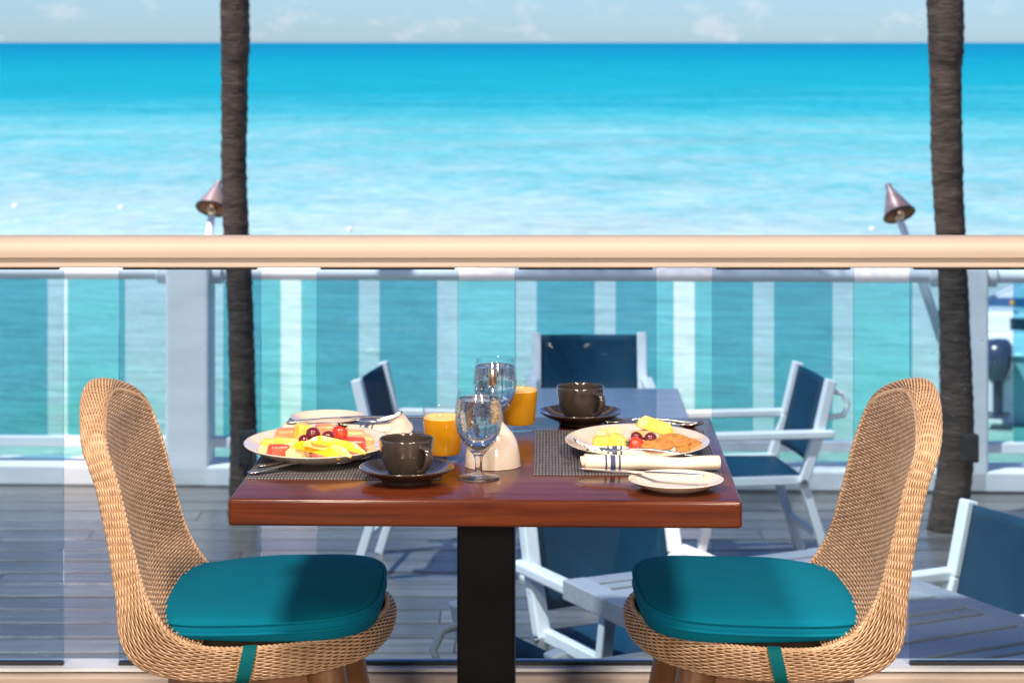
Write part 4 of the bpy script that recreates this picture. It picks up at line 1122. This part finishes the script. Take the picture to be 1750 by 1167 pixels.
def slice_mesh(ln, wd, th, bend):
    """long curved slice with a bevelled triangular section"""
    pts = []; n = 14; v = []; f = []; sec = [(-.5, 0), (-.42, .35), (-.05, 1), (.12, .98), (.46, .30), (.5, 0), (.2, -.10), (-.2, -.10)]
    for i in range(n + 1):
        t = i / n; k = min(1, .45 + 4.5 * t, .30 + 3.2 * (1 - t))
        for a, b in sec: v.append((ln * (t - .5), a * wd * k + bend * (1 - (2 * t - 1) ** 2), b * th * k))
    m_ = len(sec)
    for i in range(n):
        for q in range(m_): f.append((i*m_+q, i*m_+(q+1) % m_, (i+1)*m_+(q+1) % m_, (i+1)*m_+q))
    f.append(tuple(range(m_))[::-1]); f.append(tuple(n*m_+q for q in range(m_)))
    return MB().add(v, f).mesh('mango_slice', smooth=True, angle=.7)
def mango(p0, p1, z0, z1, wd, th, m_, label, bend=.006):
    a, b = Vector((*at(*p0, z0), z0)), Vector((*at(*p1, z1), z1)); d = b - a
    q = d.to_track_quat('X', 'Z')
    o = link('mango_slice', slice_mesh(d.length, wd, th, bend), M[m_]); o.rotation_mode = 'QUATERNION'
    o.location = (a + b) / 2; o.rotation_quaternion = q
    tag(o, label, 'fruit', 'cut fruit on the plates')
fruit('watermelon_chunk', 'watermelon', 475, 771, ZP + .008, (.034, .026, .022), 20, 'red watermelon chunk at the front left of the left plate', wedge=.4)
fruit('watermelon_chunk', 'watermelon', 494, 763, ZP + .008, (.030, .02, .014), -10, 'thin red watermelon piece behind the honeydew chunk', wedge=.3)
fruit('honeydew_chunk', 'melon', 508, 777, ZP + .008, (.042, .028, .023), -8, 'pale honeydew chunk at the front of the left plate', bev=.4)
fruit('watermelon_chunk', 'watermelon', 552, 781, ZP + .004, (.036, .02, .012), -6, 'watermelon piece under the front mango slices', wedge=.3)
fruit('watermelon_chunk', 'watermelon', 598, 778, ZP + .004, (.03, .02, .01), 5, 'sliver of watermelon below the tip of the topmost mango slice', wedge=.3)
mango((503, 764), (580, 785), ZP + .023, ZP + .012, .017, .013, 'mango', 'front orange mango slice')
mango((519, 760), (600, 782), ZP + .030, ZP + .014, .014, .012, 'pale_mango', 'pale yellow mango slice between two orange ones')
mango((531, 755), (624, 776), ZP + .036, ZP + .016, .016, .013, 'mango', 'topmost deep orange mango slice right of the grapes', bend=.004)
fruit('pineapple_wedge', 'pineapple', 466, 757, ZP + .009, (.042, .022, .016), -8, 'yellow pineapple wedge at the left rim of the left plate', taper=.3)
fruit('pineapple_wedge', 'pineapple', 492, 755, ZP + .017, (.042, .020, .014), -14, 'yellow pineapple wedge lying over the watermelon', taper=.3)
fruit('pineapple_wedge', 'melon', 503, 762, ZP + .013, (.034, .018, .012), -8, 'pale pineapple wedge beside the dark grape cluster', taper=.3)
fruit('papaya_chunk', 'papaya', 493, 745, ZP + .010, (.036, .028, .024), 12, 'pink papaya chunk at the back of the left plate')
fruit('pineapple_chunk', 'pineapple', 517, 743, ZP + .014, (.026, .024, .034), 30, 'upright yellow pineapple chunk left of the top grape', tilt=(0, 12))
fruit('papaya_chunk', 'papaya', 556, 737, ZP + .014, (.030, .026, .024), 10, 'pale pink papaya chunk behind the grapes')
fruit('cantaloupe_chunk', 'cantaloupe', 606, 745, ZP + .008, (.034, .028, .018), -6, 'orange cantaloupe chunk right of the strawberry')
fruit('cantaloupe_chunk', 'cantaloupe', 620, 754, ZP + .008, (.028, .034, .020), 10, 'orange cantaloupe chunk at the right rim of the left plate')
fruit('watermelon_chunk', 'watermelon', 602, 761, ZP + .011, (.040, .026, .024), -8, 'red watermelon chunk right of the mango tips', wedge=.25)
fruit('cantaloupe_chunk', 'cantaloupe', 590, 757, ZP + .011, (.03, .03, .018), 0, 'cantaloupe chunk beneath the strawberry')
fruit('melon_chunk', 'cantaloupe', 545, 762, ZP + .006, (.06, .05, .014), 0, 'broad cantaloupe slab under the grape cluster', cat='melon')

def grape_mesh():
    bm = bmesh.new(); bmesh.ops.create_uvsphere(bm, u_segments=24, v_segments=16, radius=1)
    for v in bm.verts: v.co.x *= 1.12
    me = bpy.data.meshes.new('grape'); bm.to_mesh(me); bm.free(); me.polygons.foreach_set('use_smooth', [True] * len(me.polygons)); me.materials.append(M['grape']); return me
GR = grape_mesh()
def grape(px, py, z, r, rz, label):
    x, y = at(px, py, z); o = link('grape', GR, None, None, (x, y, z), (R(15), R(20), R(rz))); o.scale = (r, r, r)
    tag(o, label, 'grape', 'red grapes')
grape(535, 741, ZP + .037, .0104, 20, 'topmost red grape on the left plate')
grape(561, 747, ZP + .032, .0102, 60, 'red grape touching the strawberry on the left plate')
grape(521, 753, ZP + .027, .0096, -20, 'red grape lowest on the left of the left cluster')
grape(543, 751, ZP + .023, .0092, 40, 'red grape half hidden between two others')
grape(578, 757, ZP + .022, .0088, 80, 'red grape peeking out beside the topmost mango slice')

def strawberry(px, py, z, r, ln, ax, label):
    x, y = at(px, py, z)
    e = empty('strawberry', (x, y, z), 0, label, 'strawberry', 'strawberries')
    q = Vector((0, 0, 1)).rotation_difference(Vector(ax).normalized())
    pr = catmull([(0, -.5, 0), (.35, -.45, 0), (.72, -.22, 0), (.98, .12, 0), (.92, .36, 0), (.55, .5, 0), (0, .48, 0)], 4)
    b = MB().lathe([(max(0, p[0]) * r, p[1] * ln) for p in pr], 28).build('flesh', M['strawberry'], e, smooth=True); b.rotation_euler = q.to_euler()
    cx = MB()
    for k in range(8):
        a = 2 * PI * k / 8; d = Vector((math.cos(a), math.sin(a), 0)); s_ = Vector((-d.y, d.x, 0)) * r * .22
        o0 = Vector((0, 0, ln * .5)); m0 = d * r * .55 + Vector((0, 0, ln * .58)); t0 = d * r * 1.15 + Vector((0, 0, ln * (.44 + .2 * (k % 2))))
        cx.add([o0 - s_ * .5, o0 + s_ * .5, m0 + s_, t0, m0 - s_], [(0, 1, 2, 3, 4)])
    cx.tube([(0, 0, ln * .48), (0, 0, ln * .75)], r * .09, 6)
    c = cx.build('calyx', M['calyx'], e); c.rotation_euler = q.to_euler()
strawberry(579, 745, ZP + .026, .0130, .030, (.25, .35, .75), 'strawberry with dark green leaves beside the grapes on the left plate')

# right plate
fruit('pineapple_chunk', 'pineapple', 1029, 757, ZP + .010, (.030, .026, .022), 8, 'yellow pineapple chunk at the left of the right plate')
fruit('pineapple_chunk', 'melon', 1034, 743, ZP + .010, (.026, .022, .016), -10, 'pale pineapple chunk at the back left of the right plate')
fruit('pineapple_chunk', 'pineapple', 1056, 756, ZP + .013, (.032, .024, .026), -25, 'tilted yellow pineapple chunk beside the strawberry', tilt=(0, 18), taper=.3)
fruit('pineapple_chunk', 'melon', 1050, 745, ZP + .014, (.024, .022, .024), 20, 'pale pineapple chunk behind the tilted one', tilt=(10, 0))
fruit('pineapple_slice', 'pineapple', 1050, 767, ZP + .003, (.058, .022, .009), -3, 'flat pineapple slice at the front of the right plate')
fruit('pineapple_slice', 'melon', 1085, 769, ZP + .003, (.045, .018, .008), -4, 'pale flat pineapple slice below the strawberry')
fruit('papaya_chunk', 'cantaloupe', 1096, 747, ZP + .016, (.028, .022, .022), 25, 'orange melon chunk among the grapes on the right plate')
grape(1088, 747, ZP + .022, .0090, 10, 'dark grape at the back left of the right cluster')
grape(1112, 749, ZP + .022, .0100, 50, 'large red grape beside the pineapple spear')
grape(1101, 756, ZP + .014, .0088, -30, 'purple grape between strawberry and crackers')
grape(1107, 762, ZP + .009, .0080, 30, 'small purple grape touching the crackers')
strawberry(1090, 761, ZP + .013, .0125, .028, (-.85, .1, .25), 'strawberry lying on its side on the right plate')
mango((1088, 727), (1152, 748), ZP + .034, ZP + .012, .024, .020, 'pineapple', 'long pale pineapple spear rising over the right plate', bend=0)

def cracker_mesh():
    v = []; f = []; n = 44
    lay = [(0, 0), (.9, 0), (1.0, .25), (1.0, .75), (.9, 1), (0, 1)]
    for r, z in lay:
        for k in range(n):
            a = 2 * PI * k / n; s_ = 1 + .035 * math.cos(a * 22) * (r > .5)
            v.append((.027 * r * s_ * math.cos(a), .017 * r * s_ * math.sin(a), .0045 * z))
    for i in range(len(lay) - 1):
        for k in range(n):
            j = (k + 1) % n; f.append((i*n+k, i*n+j, (i+1)*n+j, (i+1)*n+k))
    return MB().add(v, f).mesh('cracker', smooth=True, angle=.9)
CK = cracker_mesh(); CK.materials.append(M['cracker'])
for px, py, z, rot, lb in ((1128, 769, ZP + .003, (4, -2, -4), 'golden oval cracker lowest on the right plate'),
                           (1124, 762, ZP + .013, (22, -3, 6), 'golden oval cracker leaning on the grapes'),
                           (1150, 764, ZP + .008, (26, 8, -14), 'golden oval cracker in the middle of the fan'),
                           (1172, 760, ZP + .009, (24, 4, 8), 'scalloped golden cracker nearest the right plate rim'),
                           (1152, 754, ZP + .016, (28, 3, 12), 'golden oval cracker on top of the fan')):
    x, y = at(px, py, z); o = link('cracker', CK, None, None, (x, y, z), tuple(R(a) for a in rot))
    tag(o, lb, 'cracker', 'golden crackers on the right plate')
